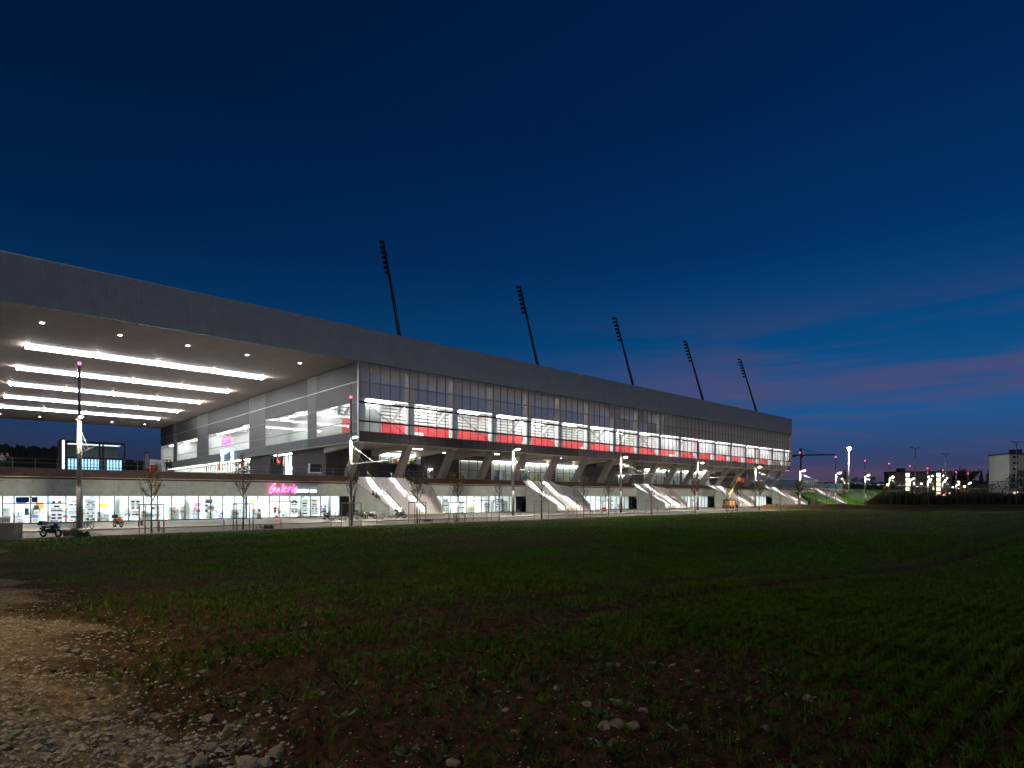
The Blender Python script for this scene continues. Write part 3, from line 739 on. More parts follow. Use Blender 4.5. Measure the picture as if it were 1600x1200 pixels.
# ground storey below the side facade, set back from the corner
def ground_side(q0, q1, kind, seed=0):
    y0, y1 = q0, q1
    if kind == 'panel':
        n = max(1, round((y1 - y0) / 2.4)); w = (y1 - y0) / n
        for i in range(n): MB().box(S_C + .85, S_C + .95, y0 + i * w + .02, y0 + (i + 1) * w - .02, Z_T, 11.45).build('storey_panel', M_slats_side, stad)
    else:
        MB().box(S_C + 3.5, S_C + 3.6, y0, y1, Z_T, 11.4).build('lobby_wall', M_room, stad)
        MB().box(S_C + .95, S_C + 3.5, y0, y1, 11.28, 11.4).build('lobby_ceiling', M_white_wall, stad)
        MB().box(S_C + 1.5, S_C + 2.2, y0 + .4, y1 - .4, 11.20, 11.27).build('lobby_light', L_room, stad)
        n = max(2, round((y1 - y0) / 1.8)); w = (y1 - y0) / n; fr = MB()
        for i in range(n + 1): fr.box(S_C + .82, S_C + .92, y0 + i * w - .05, y0 + i * w + .05, Z_T, 11.4)
        fr.box(S_C + .82, S_C + .92, y0, y1, 8.5, 8.6); fr.build('lobby_frame', M_dark, stad)
        for i in range(n): MB().box(S_C + .86, S_C + .88, y0 + i * w + .05, y0 + (i + 1) * w - .05, Z_T, 11.4).build('lobby_glass', M_glass, stad)
M_slats_side = ribbed('dark_side_slats', (.075, .062, .068), .35, .55, .1, 1, .8)
ground_side(13, 27.0, 'panel'); ground_side(27.0, 38.0, 'lobby'); ground_side(38.0, 49.0, 'panel'); ground_side(49.0, 62.0, 'lobby'); ground_side(62, 84, 'lobby'); ground_side(84, 122, 'lobby')
MB().box(S_C + .12, S_C + 14, 13, 123.5, 11.44, 11.50).build('side_soffit', M_under, stad)

# ------------------------------------------------------------------ signs
L_pink = glow('pink_neon', (1.0, .05, .32), 4.0)
L_blue = glow('blue_white_neon', (.55, .80, 1.0), 5)
L_redletter = mat('red_letter', (.5, .02, .03), .4, 0, .05, 3, emit=(.5, .01, .02), estr=.35)
STROKES = [[(320, 180), (270, 205), (220, 270), (180, 345), (165, 395), (195, 412), (250, 375), (300, 310), (318, 278)], [(232, 302), (275, 296), (318, 278)],
           [(405, 300), (355, 328), (322, 385), (338, 402), (380, 350), (405, 300), (393, 388), (415, 396)], [(520, 195), (492, 290), (465, 402)],
           [(520, 345), (568, 295), (575, 255), (540, 288), (514, 350), (530, 392), (582, 365)], [(618, 285), (640, 300), (624, 392)], [(634, 330), (668, 280), (708, 262), (715, 275)],
           [(748, 272), (730, 345), (748, 376)], [(776, 200), (784, 212)], [(778, 345), (848, 295), (846, 252), (802, 288), (774, 362), (798, 412), (846, 380)]]
def galerie(parent, x0, z0, w, r, axis='x', m=L_pink):     # the handwritten word, w metres wide
    k = w / 700.0
    for st in STROKES:
        pts = [(x0 + (x - 160) * k, 0, z0 + (412 - y) * k) for x, y in st]
        if axis == 'y': pts = [(0, -p[0], p[2]) for p in pts]
        MB().tube(pts, r, 6).build('letter_stroke', m, parent, True)
s0, z0 = on_plane(420.2, 770.5, .12); s1, _ = on_plane(464, 770, .12)
sg = thing('neon_sign', 'pink handwritten neon sign reading Galerie on the concrete wall', 'sign', W(s0, .16, z0), A1)
galerie(sg, 0, 0, s1 - s0, .07)
for q in (.6, 2.2, 3.8): MB().tube([(q, 0, .6), (q, .16, .6)], .03).build('bracket', M_dark, sg)
# the white line after it: a first word too small to read, then ARENA
s2, z2 = on_plane(463.5, 770, .12); s3, _ = on_plane(495.5, 770, .12)
sg2 = thing('letter_sign', 'small blue-white glowing lettering ending in ARENA, right of the pink neon sign', 'sign', W(s2, .14, z2), A1)
lw_ = (s3 - s2) / 15.2; hl = .36
def seg(pts, x): MB().tube([(x + px * lw_ * .62, 0, .06 + pz * hl) for px, pz in pts], .028, 5).build('letter', L_blue, sg2)
for i in range(9):
    x = i * lw_
    for pts in ([(0, 0), (0, 1)], [(1, 0), (1, 1)] if i % 2 else [(0, 1), (1, 1)]): seg(pts, x)
AR = {'A': [[(0, 0), (.5, 1), (1, 0)], [(.2, .4), (.8, .4)]], 'R': [[(0, 0), (0, 1), (.9, .95), (.9, .55), (0, .5)], [(.4, .5), (1, 0)]], 'E': [[(1, 1), (0, 1), (0, 0), (1, 0)], [(0, .5), (.8, .5)]], 'N': [[(0, 0), (0, 1), (1, 0), (1, 1)]]}
for i, ch in enumerate('ARENA'):
    for pts in AR[ch]: seg(pts, (10 + i) * lw_)
MB().box(-.1, s3 - s2 + .1, .05, .10, .0, .06).build('mounting_rail', M_dark, sg2)

def on_side(px, py):                                     # the side facade plane: depth behind the corner and height
    xr = (px - 800) / FPX; c = W(S_C, 0, 0); d2 = -NO
    q = (c.x - xr * c.y) / (xr * d2.y - d2.x); Y = c.y + q * d2.y
    return q, H + (HORIZON - py) * Y / FPX
qa, za = on_side(348.5, 695); qb, _ = on_side(362.5, 695)
ss = thing('window_sign', 'magenta Galerie lettering over small bright panels on the side facade window', 'sign', W(S_C - .2, -qa, 0), A1)
galerie(ss, 0, za - .2, qa - qb, .11, 'y', glow('magenta_letters', (1.0, .01, .40), 1.3))
q1, z1 = on_side(346, 709); q2, z2_ = on_side(356, 701)
MB().box(-.03, .03, q2 - qa, q1 - qa, z1 - .2, z2_).build('lit_panel', glow('green_white_panel', (.75, 1.0, .72), 1.0), ss)
q1, z1 = on_side(357.5, 707); q2, z2_ = on_side(365, 700)
MB().box(-.03, .03, q2 - qa, q1 - qa, z1, z2_).build('lit_panel', glow('blue_panel', (.10, .22, 1.0), 1.6), ss)
MB().box(-.05, -.031, (q2 + q1) / 2 - qa - .3, (q2 + q1) / 2 - qa + .4, z1 + .5, z2_ + .3).build('lit_panel', glow('pink_panel', (1.0, .05, .55), 1.6), ss)
L_pict = glow('blue_pictogram', (.45, .72, 1.0), 6)
def pictogram(px, py, label, plane='side', depth=None):
    if plane == 'side':
        q, z = on_side(px, py); loc = W(S_C - .15, -q, z); h = 1.9
    else:
        loc = at_depth(px, py, depth); h = 1.5
    t = thing('pictogram_sign', label, 'sign', loc, A1, 'blue glowing figures')
    MB().ball((0, 0, h * .86), h * .12, n=10, m=7).build('head', L_pict, t, True)
    MB().tube([(0, 0, h * .36), (0, 0, h * .74)], [h * .10, h * .17], 8).build('body', L_pict, t)
    MB().tube([(0, 0, 0), (0, 0, h * .36)], [h * .15, h * .09], 8).build('foot', L_pict, t)
pictogram(348.5, 720, 'blue glowing figure under the green panel of the side facade')
pictogram(364, 718.5, 'blue glowing figure under the blue panel of the side facade')
pictogram(448.6, 741, 'blue glowing figure on the terrace left of its twin, above the pink neon sign', 'free', 92)
pictogram(454, 741, 'blue glowing figure on the terrace right of its twin, above the pink neon sign', 'free', 92)
def red_letter(ch, px, py, h, label):
    q, z = on_side(px, py)
    t = thing('entrance_letter', label, 'letter', W(S_C + .6, -q, z), A1, 'red entrance letters')
    a = np.linspace(-2.3, 2.3, 12) if ch == 'C' else np.linspace(-1.57, 1.57, 9)
    s_ = 1 if ch == 'C' else -1
    pts = [(0, s_ * math.cos(t_) * h * .30, h * .5 + math.sin(t_) * h * .46) for t_ in a]
    MB().tube(pts, h * .085, 6).build('curve', L_redletter, t, True)
    if ch == 'D': MB().tube([(0, 0, h * .03), (0, 0, h * .97)], h * .085, 6).build('stem', L_redletter, t)
red_letter('C', 430.5, 724.5, 2.3, 'red letter C on the bright lobby window')
red_letter('D', 374, 731, 2.0, 'red letter D on the lobby window next to the dark panels')
red_letter('D', 338, 735, 1.9, 'red letter D farther back along the side lobby windows')

# ------------------------------------------------------------------ street masts
def make_mast(label, arm):
    t = thing('street_mast', label, 'street lamp', (0, 0, 0), A1, 'masts along the plaza')
    MB().tube([(0, 0, -.1), (0, 0, 4.1)], [.25, .235], 14).build('lower_pole', M_mast, t, True)
    MB().tube([(0, 0, 4.05), (0, 0, 4.2)], .27, 14).build('collar', M_steel, t)
    MB().tube([(0, 0, 4.2), (0, 0, 10.1)], [.215, .19], 14).build('middle_pole', M_steel, t, True)
    MB().tube([(0, 0, 10.1), (0, 0, 15.45)], [.13, .11], 10).build('top_pole', M_mast, t, True)
    MB().tube([(0, 0, 7.0), (0, 0, 7.25)], .25, 12).build('clamp', M_steel, t)
    if arm:
        MB().tube([(0, 1.1, 7.02), (0, 0, 7.12), (0, -arm, 7.2)], .055, 6).build('arm', M_alu, t)
        for f in (.36, .62): MB().tube([(0, -.15, 9.5), (0, -arm * f, 7.18)], .025, 5).build('stay', M_alu, t)
    MB().tube([(0, 0, 10.1), (0, -.95, 10.42)], .05, 6).build('lamp_bracket', M_mast, t)
    hd = MB().hexa([(-.17, -.75, 10.44), (.17, -.75, 10.44), (.14, -1.45, 10.46), (-.14, -1.45, 10.46), (-.12, -.78, 10.62), (.12, -.78, 10.62), (.09, -1.38, 10.60), (-.09, -1.38, 10.60)]).build('lamp_head', M_mast, t)
    MB().box(-.12, .12, -1.38, -.85, 10.405, 10.436).build('bulb', L_lamp, hd)
    MB().ball((0, 0, 15.6), .15, n=8, m=6).build('beacon', L_red, t, True)
    return t
MAST_S = [8.2 + 28.0 * k for k in range(0, 15)]
ORD = ['nearest', 'second', 'third', 'fourth', 'fifth', 'sixth', 'seventh', 'eighth', 'ninth', 'tenth', 'eleventh', 'twelfth', 'thirteenth', 'fourteenth', 'fifteenth']
WHERE = ['in front of the canopy', 'at the stadium corner', 'in front of the second stair', 'beside the red sign board', 'left of the boom lift', 'right of the boom lift', 'past the far end of the stadium', 'beside the farthest stair',
         'before the grass bank', 'before the grass bank', 'before the flats', 'before the flats', 'far down the road', 'far down the road', 'far down the road']
m9, m3 = make_mast('', 9.0), make_mast('', 3.0)
for k, s in enumerate(MAST_S):
    src = m3 if k == 2 else m9
    t = src if k in (0, 2) else copy_tree(src)
    t.location = W(s, 13.6, 0)
    t['label'] = '%s tall grey mast with red beacon and lamp, %s' % (ORD[k], WHERE[k])

# ------------------------------------------------------------------ leaning floodlight masts on the roof
def make_flood():
    t = thing('floodlight_mast', '', 'floodlight mast', (0, 0, 0), A1, 'floodlight masts leaning over the roof')
    top = Vector((0, 7.3, 24.3))
    MB().tube([(0, -.9, -3), top], [.42, .17], 10).build('pole', M_dark, t, True)
    for i in range(7):
        p = top * (1 - i * .043)
        for dx in (-.05,):
            b = MB().box(p.x + dx - .28, p.x + dx + .28, p.y + .35, p.y + .95, p.z - .30, p.z + .18).build('floodlight', M_dark, t)
            MB().box(p.x + dx - .2, p.x + dx + .2, p.y + .952, p.y + .97, p.z - .25, p.z + .12).build('lens', mat('lamp_lens', (.5, .52, .55), .15, .6, .05, 3), b)
        MB().tube([(p.x, p.y, p.z), (p.x, p.y + .5, p.z)], .05, 5).build('crossbar', M_dark, t)
    return t
f0 = make_flood()
for k in range(5):
    t = f0 if k == 0 else copy_tree(f0)
    t.location = W(58.5 + 35.6 * k, -9, 27.0)
    t['label'] = ['nearest leaning floodlight mast, above the stadium corner', 'second leaning floodlight mast from the stadium corner', 'middle leaning floodlight mast of the five on the roof',
                  'fourth leaning floodlight mast from the stadium corner', 'farthest leaning floodlight mast, near the end of the roof'][k]

# ------------------------------------------------------------------ railings on the terrace
def railing(a, b, label):
    t = thing('terrace_railing', label, 'railing', W(a, -4.05, Z_T), A1, 'railings along the terrace edge')
    L_ = b - a; n = max(2, round(L_ / 2.0))
    pm = MB().box(-.025, .025, -.04, .04, 0, 1.2).mesh('post'); pm.materials.append(M_steel)
    for i in range(n + 1): place('post', pm, None, t, (L_ * i / n, 0, 0))
    for z in (1.2, .72, .12): MB().tube([(0, 0, z), (L_, 0, z)], .025, 5).build('rail', M_steel, t)
rl = ['under the canopy, left of the first stair', 'between the first and second stairs', 'between the second and third stairs', 'between the third and fourth stairs', 'between the fourth and fifth stairs', 'between the fifth and sixth stairs']
for i in range(6):
    a = -30.0 if i == 0 else STAIRS[i - 1] + 4.5
    railing(a, STAIRS[i] - 4.5, 'grey steel terrace railing ' + rl[i])

# ------------------------------------------------------------------ glass pavilion and things on the terrace under the canopy
a, za = on_plane(103, 688, -20); b, _ = on_plane(195, 692, -20)
pv = thing('glass_pavilion', 'small glass pavilion with blue-lit lower panels on the terrace', 'pavilion', W(a, -20, Z_T), A1)
pw, ph = b - a, za - Z_T
MB().box(0, pw, 0, 4.5, ph - .28, ph).build('roof', M_dark, pv)
for x in (0, pw * .56, pw * .62, pw): MB().box(x - .09, x + .09, 0, .18, 0, ph - .28).build('post', M_dark, pv)
MB().box(0, pw, -.02, .14, ph * .47, ph * .52).build('beam', M_dark, pv)
MB().box(.1, pw - .1, 4.3, 4.45, 0, ph - .3).build('back_wall', mat('pavilion_back', (.10, .11, .11), .5), pv)
MB().box(.4, pw - .4, 1.0, 2.6, ph - .36, ph - .30).build('ceiling_light', glow('dim_white', (.8, .95, .9), .7), pv)
L_pan = glow('blue_lit_panel', (.30, .66, .95), .95)
npan = 17
for i in range(npan):
    x = .25 + (pw - .5) * i / npan
    if abs(x - pw * .59) > .4:
        p = MB().box(x, x + (pw - .5) / npan * .62, .05, .09, .05, ph * .46).build('lit_panel', L_pan, pv)
        MB().box(x - .02, x + (pw - .5) / npan * .64, .03, .049, ph * .20, ph * .225).build('cross_bar', M_dark, p)
for i in range(6): MB().box(.1 + i * pw / 6, (i + 1) * pw / 6 - .05, .02, .035, ph * .53, ph - .3).build('pane', M_glass, pv)
MB().box(-.5, -.12, -.25, 4.6, 0, ph + .25).build('end_board', mat('board_frame', (.04, .04, .045), .5), pv)
MB().box(-.45, -.17, -.28, -.252, .2, ph).build('lit_board', glow('pale_lit_board', (1.0, .82, .82), .9), pv)

a, za = on_plane(225.5, 706, -9)
tt = thing('info_totem', 'dark upright information totem behind the terrace railing', 'totem', W(a, -9, Z_T), A1)
MB().box(0, .62, 0, .3, 0, za - Z_T).build('board', M_dark, tt)
MB().box(.10, .52, -.02, -.002, (za - Z_T) * .2, (za - Z_T) * .92).build('panel', mat('totem_panel', (.25, .23, .24), .3), tt)
MB().box(-.1, .72, -.1, .4, 0, .1).build('base', M_steel, tt)
a, _ = on_plane(231, 738, -14); b, zt = on_plane(262, 719, -14)
cn = thing('white_container', 'low white container behind the railing beside the totem', 'container', W(a, -14, Z_T), A1)
MB().box(0, b - a, 0, 2.4, .12, zt - Z_T).build('body', M_white, cn)
MB().box(-.05, b - a + .05, -.05, 2.45, zt - Z_T, zt - Z_T + .08).build('lid', M_alu, cn)
for x in (.3, b - a - .3): MB().box(x - .1, x + .1, .2, 2.2, 0, .12).build('skid', M_dark, cn)
MB().box((b - a) * .45, (b - a) * .7, -.02, -.001, .3, 1.6).build('door', M_alu, cn)
p = W(on_plane(240.5, 737, -6)[0], -6, Z_T)
tub = thing('red_tub', 'round red tub standing behind the terrace railing', 'tub', p)
MB().tube([(0, 0, 0), (0, 0, .95)], [.34, .42], 14).build('body', mat('red_plastic', (.6, .03, .03), .4), tub, True)
MB().ring((0, 0, .95), .42, .03, 'z').build('rim', mat('red_plastic', (.6, .03, .03), .4), tub, True)
def monitor():
    s_, _ = on_plane(484, 740, -10); t = thing('video_screen', 'dark tilted screen on a stand near the dark panels of the terrace', 'screen', W(s_, -10, Z_T), A1)
    MB().hexa([(0, 0, .8), (2.0, 0, .8), (2.0, .12, .8), (0, .12, .8), (.15, .2, 2.15), (2.1, .2, 2.15), (2.1, .32, 2.15), (.15, .32, 2.15)]).build('screen', M_darkglass, t)
    MB().hexa([(-.2, -.02, .8), (0, -.02, .8), (0, .13, .8), (-.2, .13, .8), (-.05, .18, 2.2), (.15, .18, 2.2), (.15, .33, 2.2), (-.05, .33, 2.2)]).build('side_frame', M_white, t)
    MB().box(-.2, 2.1, -.05, .15, .66, .8).build('lower_frame', M_white, t)
    for x in (.4, 1.5): MB().box(x, x + .08, 0, .1, 0, .66).build('leg', M_steel, t)
monitor()

# ------------------------------------------------------------------ people
def person_mat(name, shirt, trousers, skin=(.45, .28, .2), hair=(.03, .02, .015), h=1.75):
    m = mat(name, skin, .7, 0, .05, 8)
    N, L = m.node_tree.nodes, m.node_tree.links
    tc = N.new('ShaderNodeTexCoord'); sp = N.new('ShaderNodeSeparateXYZ'); L.new(tc.outputs['Object'], sp.inputs[0])
    dv = N.new('ShaderNodeMath'); dv.operation = 'DIVIDE'; dv.inputs[1].default_value = h; L.new(sp.outputs[2], dv.inputs[0])
    r = N.new('ShaderNodeValToRGB'); r.color_ramp.interpolation = 'CONSTANT'; L.new(dv.outputs[0], r.inputs[0])
    e = r.color_ramp.elements; e[0].position, e[0].color = 0, (.02, .02, .02, 1); e[1].position, e[1].color = .045, (*trousers, 1)
    for p_, c_ in ((.53, shirt), (.835, skin)):
        q = e.new(p_); q.color = (*c_, 1)
    L.new(r.outputs[0], N['Principled BSDF'].inputs['Base Color'])
    return m
def person(loc, rz, label, shirt, trousers, hair=(.03, .02, .015), pose='stand', h=1.75, group=None):
    t = thing('person', label, 'person', loc, rz, group)
    k = h / 1.75
    drop, fwd = (0, 0)
    J = {'pel': (0, 0, .95), 'chest': (0, .02, 1.28), 'neck': (0, 0, 1.49), 'head': (0, -.02, 1.60), 'crown': (0, -.02, 1.71)}
    for sg_, n in ((-1, 'L'), (1, 'R')):
        J['hip' + n] = (sg_ * .10, 0, .90); J['knee' + n] = (sg_ * .12, -.03, .50); J['ank' + n] = (sg_ * .13, .03, .08); J['toe' + n] = (sg_ * .15, -.14, .04)
        J['sho' + n] = (sg_ * .19, .01, 1.41); J['elb' + n] = (sg_ * .27, .03, 1.12); J['wri' + n] = (sg_ * .26, -.05, .87); J['hand' + n] = (sg_ * .25, -.08, .78)
    if pose == 'akimbo':
        for sg_, n in ((-1, 'L'), (1, 'R')): J['elb' + n] = (sg_ * .42, .05, 1.16); J['wri' + n] = (sg_ * .22, -.05, 1.02); J['hand' + n] = (sg_ * .16, -.08, .99)
    if pose == 'sit':
        for n in 'LR':
            sg_ = -1 if n == 'L' else 1
            J['knee' + n] = (sg_ * .13, -.45, .93); J['ank' + n] = (sg_ * .13, -.50, .52); J['toe' + n] = (sg_ * .14, -.66, .47)
            J['elb' + n] = (sg_ * .25, -.12, 1.15); J['wri' + n] = (sg_ * .15, -.38, 1.03); J['hand' + n] = (sg_ * .12, -.46, 1.0)
    names = list(J); idx = {n: i for i, n in enumerate(names)}
    E_ = [('pel', 'chest'), ('chest', 'neck'), ('neck', 'head'), ('head', 'crown')]
    for n in 'LR': E_ += [('pel', 'hip' + n), ('hip' + n, 'knee' + n), ('knee' + n, 'ank' + n), ('ank' + n, 'toe' + n), ('chest', 'sho' + n), ('sho' + n, 'elb' + n), ('elb' + n, 'wri' + n), ('wri' + n, 'hand' + n)]
    me = bpy.data.meshes.new('body'); me.from_pydata([tuple(c * k for c in J[n]) for n in names], [(idx[a_], idx[b_]) for a_, b_ in E_], [])
    o = place('body', me, person_mat('clothes_' + label[:28], shirt, trousers, h=h), t)
    sk = o.modifiers.new('skin', 'SKIN'); o.modifiers.new('sub', 'SUBSURF').levels = 1
    rad = dict(pel=.15, chest=.165, neck=.06, head=.095, crown=.075, hip=.10, knee=.062, ank=.045, toe=.035, sho=.07, elb=.048, wri=.032, hand=.035)
    for n in names:
        r_ = rad.get(n, rad.get(n[:-1], .05)) * k
        me.skin_vertices[0].data[idx[n]].radius = (r_, r_)
    me.skin_vertices[0].data[idx['pel']].use_root = True
    MB().ball((0, .015 * k, 1.665 * k), .105 * k, .115 * k, .105 * k, 10, 7).build('hair', mat('hair_%.2f' % hair[0], hair, .7), t, True)
    if pose == 'sit': t.location.z -= .80 * k
    return t
door = lambda px: W(G(px), -.9, 0)
person(door(428.5) , A1, 'person in a dark red top, hands on hips, in the bright shop doorway', (.13, .03, .045), (.03, .035, .06), pose='akimbo', h=1.8)
person(door(434.5), A1 + .3, 'fair-haired person in a grey top and jeans beside the red bag', (.35, .35, .38), (.05, .09, .22), (.5, .34, .14), h=1.68)
tb = thing('red_bag', 'red shopping bag on the ground in the shop doorway', 'bag', W(G(428.8), -.35, 0), A1)
MB().hexa([(-.2, -.1, 0), (.2, -.1, 0), (.2, .1, 0), (-.2, .1, 0), (-.24, -.12, .42), (.24, -.12, .42), (.24, .12, .42), (-.24, .12, .42)]).build('body', mat('red_bag_cloth', (.65, .05, .03), .6), tb)
MB().tube([(-.12, -.1, .42), (-.08, -.1, .62), (.08, -.1, .62), (.12, -.1, .42)], .012, 5).build('handle', mat('red_bag_cloth', (.65, .05, .03), .6), tb)
def terr_person(px, o, label, *a_, **kw):
    return person(W(s_at(px, o)[0], o, Z_T), A1 + kw.pop('turn', 0), label, *a_, **kw)
terr_person(440.5, -5.2, 'person in black at the terrace railing beside the glowing figures', (.03, .03, .035), (.03, .03, .04))
terr_person(261, -6.5, 'person in black on the terrace, left one of the pair near the red tub', (.03, .03, .035), (.03, .03, .04))
terr_person(266.5, -6.0, 'person in black on the terrace, right one of the pair near the red tub', (.025, .025, .03), (.04, .04, .05), turn=.6)
terr_person(3, -5.0, 'person in a pale top at the terrace railing by the edge of the picture', (.5, .46, .46), (.05, .05, .06), (.25, .2, .15))
terr_person(11.5, -5.3, 'person in dark clothes with pale hair at the left end of the terrace railing', (.03, .03, .035), (.03, .03, .04), (.5, .45, .4))
terr_person(674, -6.8, 'person in a grey coat beside a leaning column of the undercroft', (.12, .11, .11), (.05, .05, .06))
person(W(STAIRS[0] + 4.6, -3.0, 6.0), A1 + .8, 'person in black at the top of the nearest stair by its railing', (.02, .02, .025), (.02, .02, .03))
person(W(STAIRS[0] - 5.3, 2.6, 2.95), A1 + .4, 'person in black sitting on the nearest stair, left of a seated pair', (.02, .02, .025), (.03, .03, .04), pose='sit', group='pair sitting on the stair')
person(W(STAIRS[0] - 4.9, 2.9, 2.80), A1 + .6, 'person in dark grey sitting on the nearest stair, right of a seated pair', (.05, .045, .05), (.03, .03, .04), pose='sit', group='pair sitting on the stair')

# ------------------------------------------------------------------ young trees, their timber frames, bollards
M_bark = mat('young_bark', (.085, .065, .05), .85, 0, .2, 12, .3, 40)
LEAFM = {n: mat('leaf_' + n, c, .6, 0, .25, 6) for n, c in (('yellow', (.38, .24, .03)), ('olive', (.14, .13, .03)), ('brown', (.16, .085, .03)), ('grey', (.13, .10, .08)))}
def tree(name, label, loc, h, leaf, nleaf, seed, spread=.34, crown0=.42, group='young trees along the plaza'):
    r = random.Random(seed); t = thing(name, label, 'tree', loc, r.uniform(0, 6), group)
    MB().tube([(0, 0, -.1), (.02, 0, h * .3), (0, .02, h * .6), (.02, 0, h * .97)], [.075, .06, .045, .012], 7).build('trunk', M_bark, t, True)
    br = MB(); tips = []
    for i in range(13):
        f = crown0 + (.92 - crown0) * i / 13; a_ = i * 2.4 + r.uniform(-.4, .4); ln = h * spread * (1.15 - f * .75) * r.uniform(.8, 1.15)
        p0 = Vector((0, 0, h * f)); d = Vector((math.cos(a_), math.sin(a_), r.uniform(1.0, 1.7))).normalized()
        p1 = p0 + d * ln * .5; p2 = p0 + (d + Vector((0, 0, .25))).normalized() * ln
        br.tube([p0, p1, p2], [.034, .024, .012], 4)
        for j in range(5):
            q0 = p0.lerp(p2, r.uniform(.3, .95)); d2 = (d + Vector((r.uniform(-.8, .8), r.uniform(-.8, .8), r.uniform(-.1, .8)))).normalized()
            q1 = q0 + d2 * ln * r.uniform(.25, .5); br.tube([q0, q1], [.014, .008], 3); tips += [q0.lerp(q1, .5), q1, q0.lerp(q1, .8)]
        tips.append(p2)
    br.build('branches', M_bark, t)
    lf = MB()
    for _ in range(nleaf):
        c = r.choice(tips) + Vector((r.gauss(0, .10), r.gauss(0, .10), r.gauss(0, .09))); s_ = r.uniform(.05, .105)
        u = Vector((r.gauss(0, 1), r.gauss(0, 1), r.gauss(0, 1))).normalized() * s_; v = u.orthogonal().normalized() * s_ * .7
        lf.quad(c - u, c + v, c + u, c - v)
    if nleaf: lf.build('crown', LEAFM[leaf], t)
    return t
M_timber = mat('stake_timber', (.26, .20, .14), .8, 0, .2, 8, .2, 30)
def tree_guard(label, loc, seed):
    r = random.Random(seed); t = thing('tree_stake_frame', label, 'tree stakes', loc, A1 + r.uniform(-.15, .15), 'timber frames around the young trees')
    w, h = .72, 2.45
    for x, y in ((-w, -w), (w, -w), (w, w), (-w, w)): MB().tube([(x, y, -.2), (x, y, h)], .05, 7).build('stake', M_timber, t)
    for (x0, y0), (x1, y1) in (((-w, -w), (w, -w)), ((w, -w), (w, w)), ((w, w), (-w, w)), ((-w, w), (-w, -w))): MB().box(min(x0, x1) - .05, max(x0, x1) + .05, min(y0, y1) - .05, max(y0, y1) + .05, h - .06, h + .04).build('top_rail', M_timber, t)
TREES = [(237, 5.6, 'yellow', 260, 'sparse young tree with yellow leaves left of the pink sign'), (380, 6.6, 'grey', 900, 'young tree with small dry leaves before the blue shop windows'),
         (549, 5.6, 'yellow', 40, 'almost bare young tree behind the second mast'), (652, 5.6, 'grey', 800, 'young tree with dry grey leaves in front of the nearest stair'),
         (714, 5.6, 'yellow', 260, 'young tree with yellow leaves right of the nearest stair'), (780, 5.4, 'olive', 20, 'bare young tree left of the third mast'),
         (846, 5.6, 'grey', 30, 'bare young tree in front of the second stair'), (912, 6.0, 'olive', 420, 'young olive-leaved tree at the foot of the second stair'),
         (951, 6.0, 'olive', 420, 'young olive-leaved tree left of the fourth mast'), (1018, 5.6, 'olive', 120, 'thin young tree in front of the third stair'),
         (1086, 7.0, 'brown', 900, 'young tree with rusty brown leaves left of the boom lift'), (1136, 6.0, 'grey', 60, 'bare young tree before the yellow cart'),
         (1152, 6.2, 'brown', 240, 'young brown-leaved tree by the fourth stair'), (1187, 6.2, 'yellow', 320, 'young yellow-leaved tree right of the sixth mast'),
         (1219, 6.0, 'olive', 100, 'thin young tree before the fifth stair'), (1248, 7.0, 'olive', 900, 'bushy young tree beside the seventh mast'),
         (1275, 6.4, 'olive', 300, 'young tree before the dark gate of the far end'), (1291, 6.4, 'brown', 260, 'young brown tree left of the eighth mast'), (1319, 7.0, 'olive', 500, 'young tree on the far grass bank edge')]
for i, (px, h, lf, n, lab) in enumerate(TREES):
    s_, _ = s_at(px, 24.3); p = W(s_, 24.3, -.12)
    tree('young_tree', lab, p, h, lf, n, 50 + i)
    if i not in (10, 13, 15, 18): tree_guard('timber stake frame around the ' + lab.split('tree', 1)[0].replace('sparse ', '').replace('almost ', '') + 'tree' + lab.split('tree', 1)[1].replace('with yellow leaves ', '').replace('with small dry leaves ', '').replace('with dry grey leaves ', ''), p + NO * .0, i)
M_post = mat('bollard_steel', (.30, .24, .19), .5, .4, .15, 6)
BOL = [(249, 'beside the yellow tree'), (350, 'below the blue shop windows'), (439, 'in front of the bright doorway'), (518, 'in front of the parked bicycle left of the second mast'), (589, 'in front of the motorbikes by the stair wall'), (709, 'inside the frame right of the nearest stair'),
       (761, 'before the red goods in the second shop'), (740, 'before the blue goods in the second shop'), (926, 'right of the second stair'), (991, 'right of the fourth mast'), (1046, 'before the third stair'), (1117, 'right of the boom lift'), (889, 'beside the lone bicycle')]
bp = None
for px, lab in BOL:
    s_, _ = s_at(px, 23.2)
    if bp is None:
        bp = thing('bollard', '', 'bollard', (0, 0, 0), A1, 'thin bollards along the road')
        MB().tube([(0, 0, -.2), (0, 0, 1.05)], .05, 8).build('post', M_post, bp); MB().tube([(0, 0, 1.05), (0, 0, 1.09)], .06, 8).build('cap', M_steel, bp); b_ = bp
    else: b_ = copy_tree(bp)
    b_.location = W(s_, 23.2, -.1); b_['label'] = 'thin steel bollard ' + lab

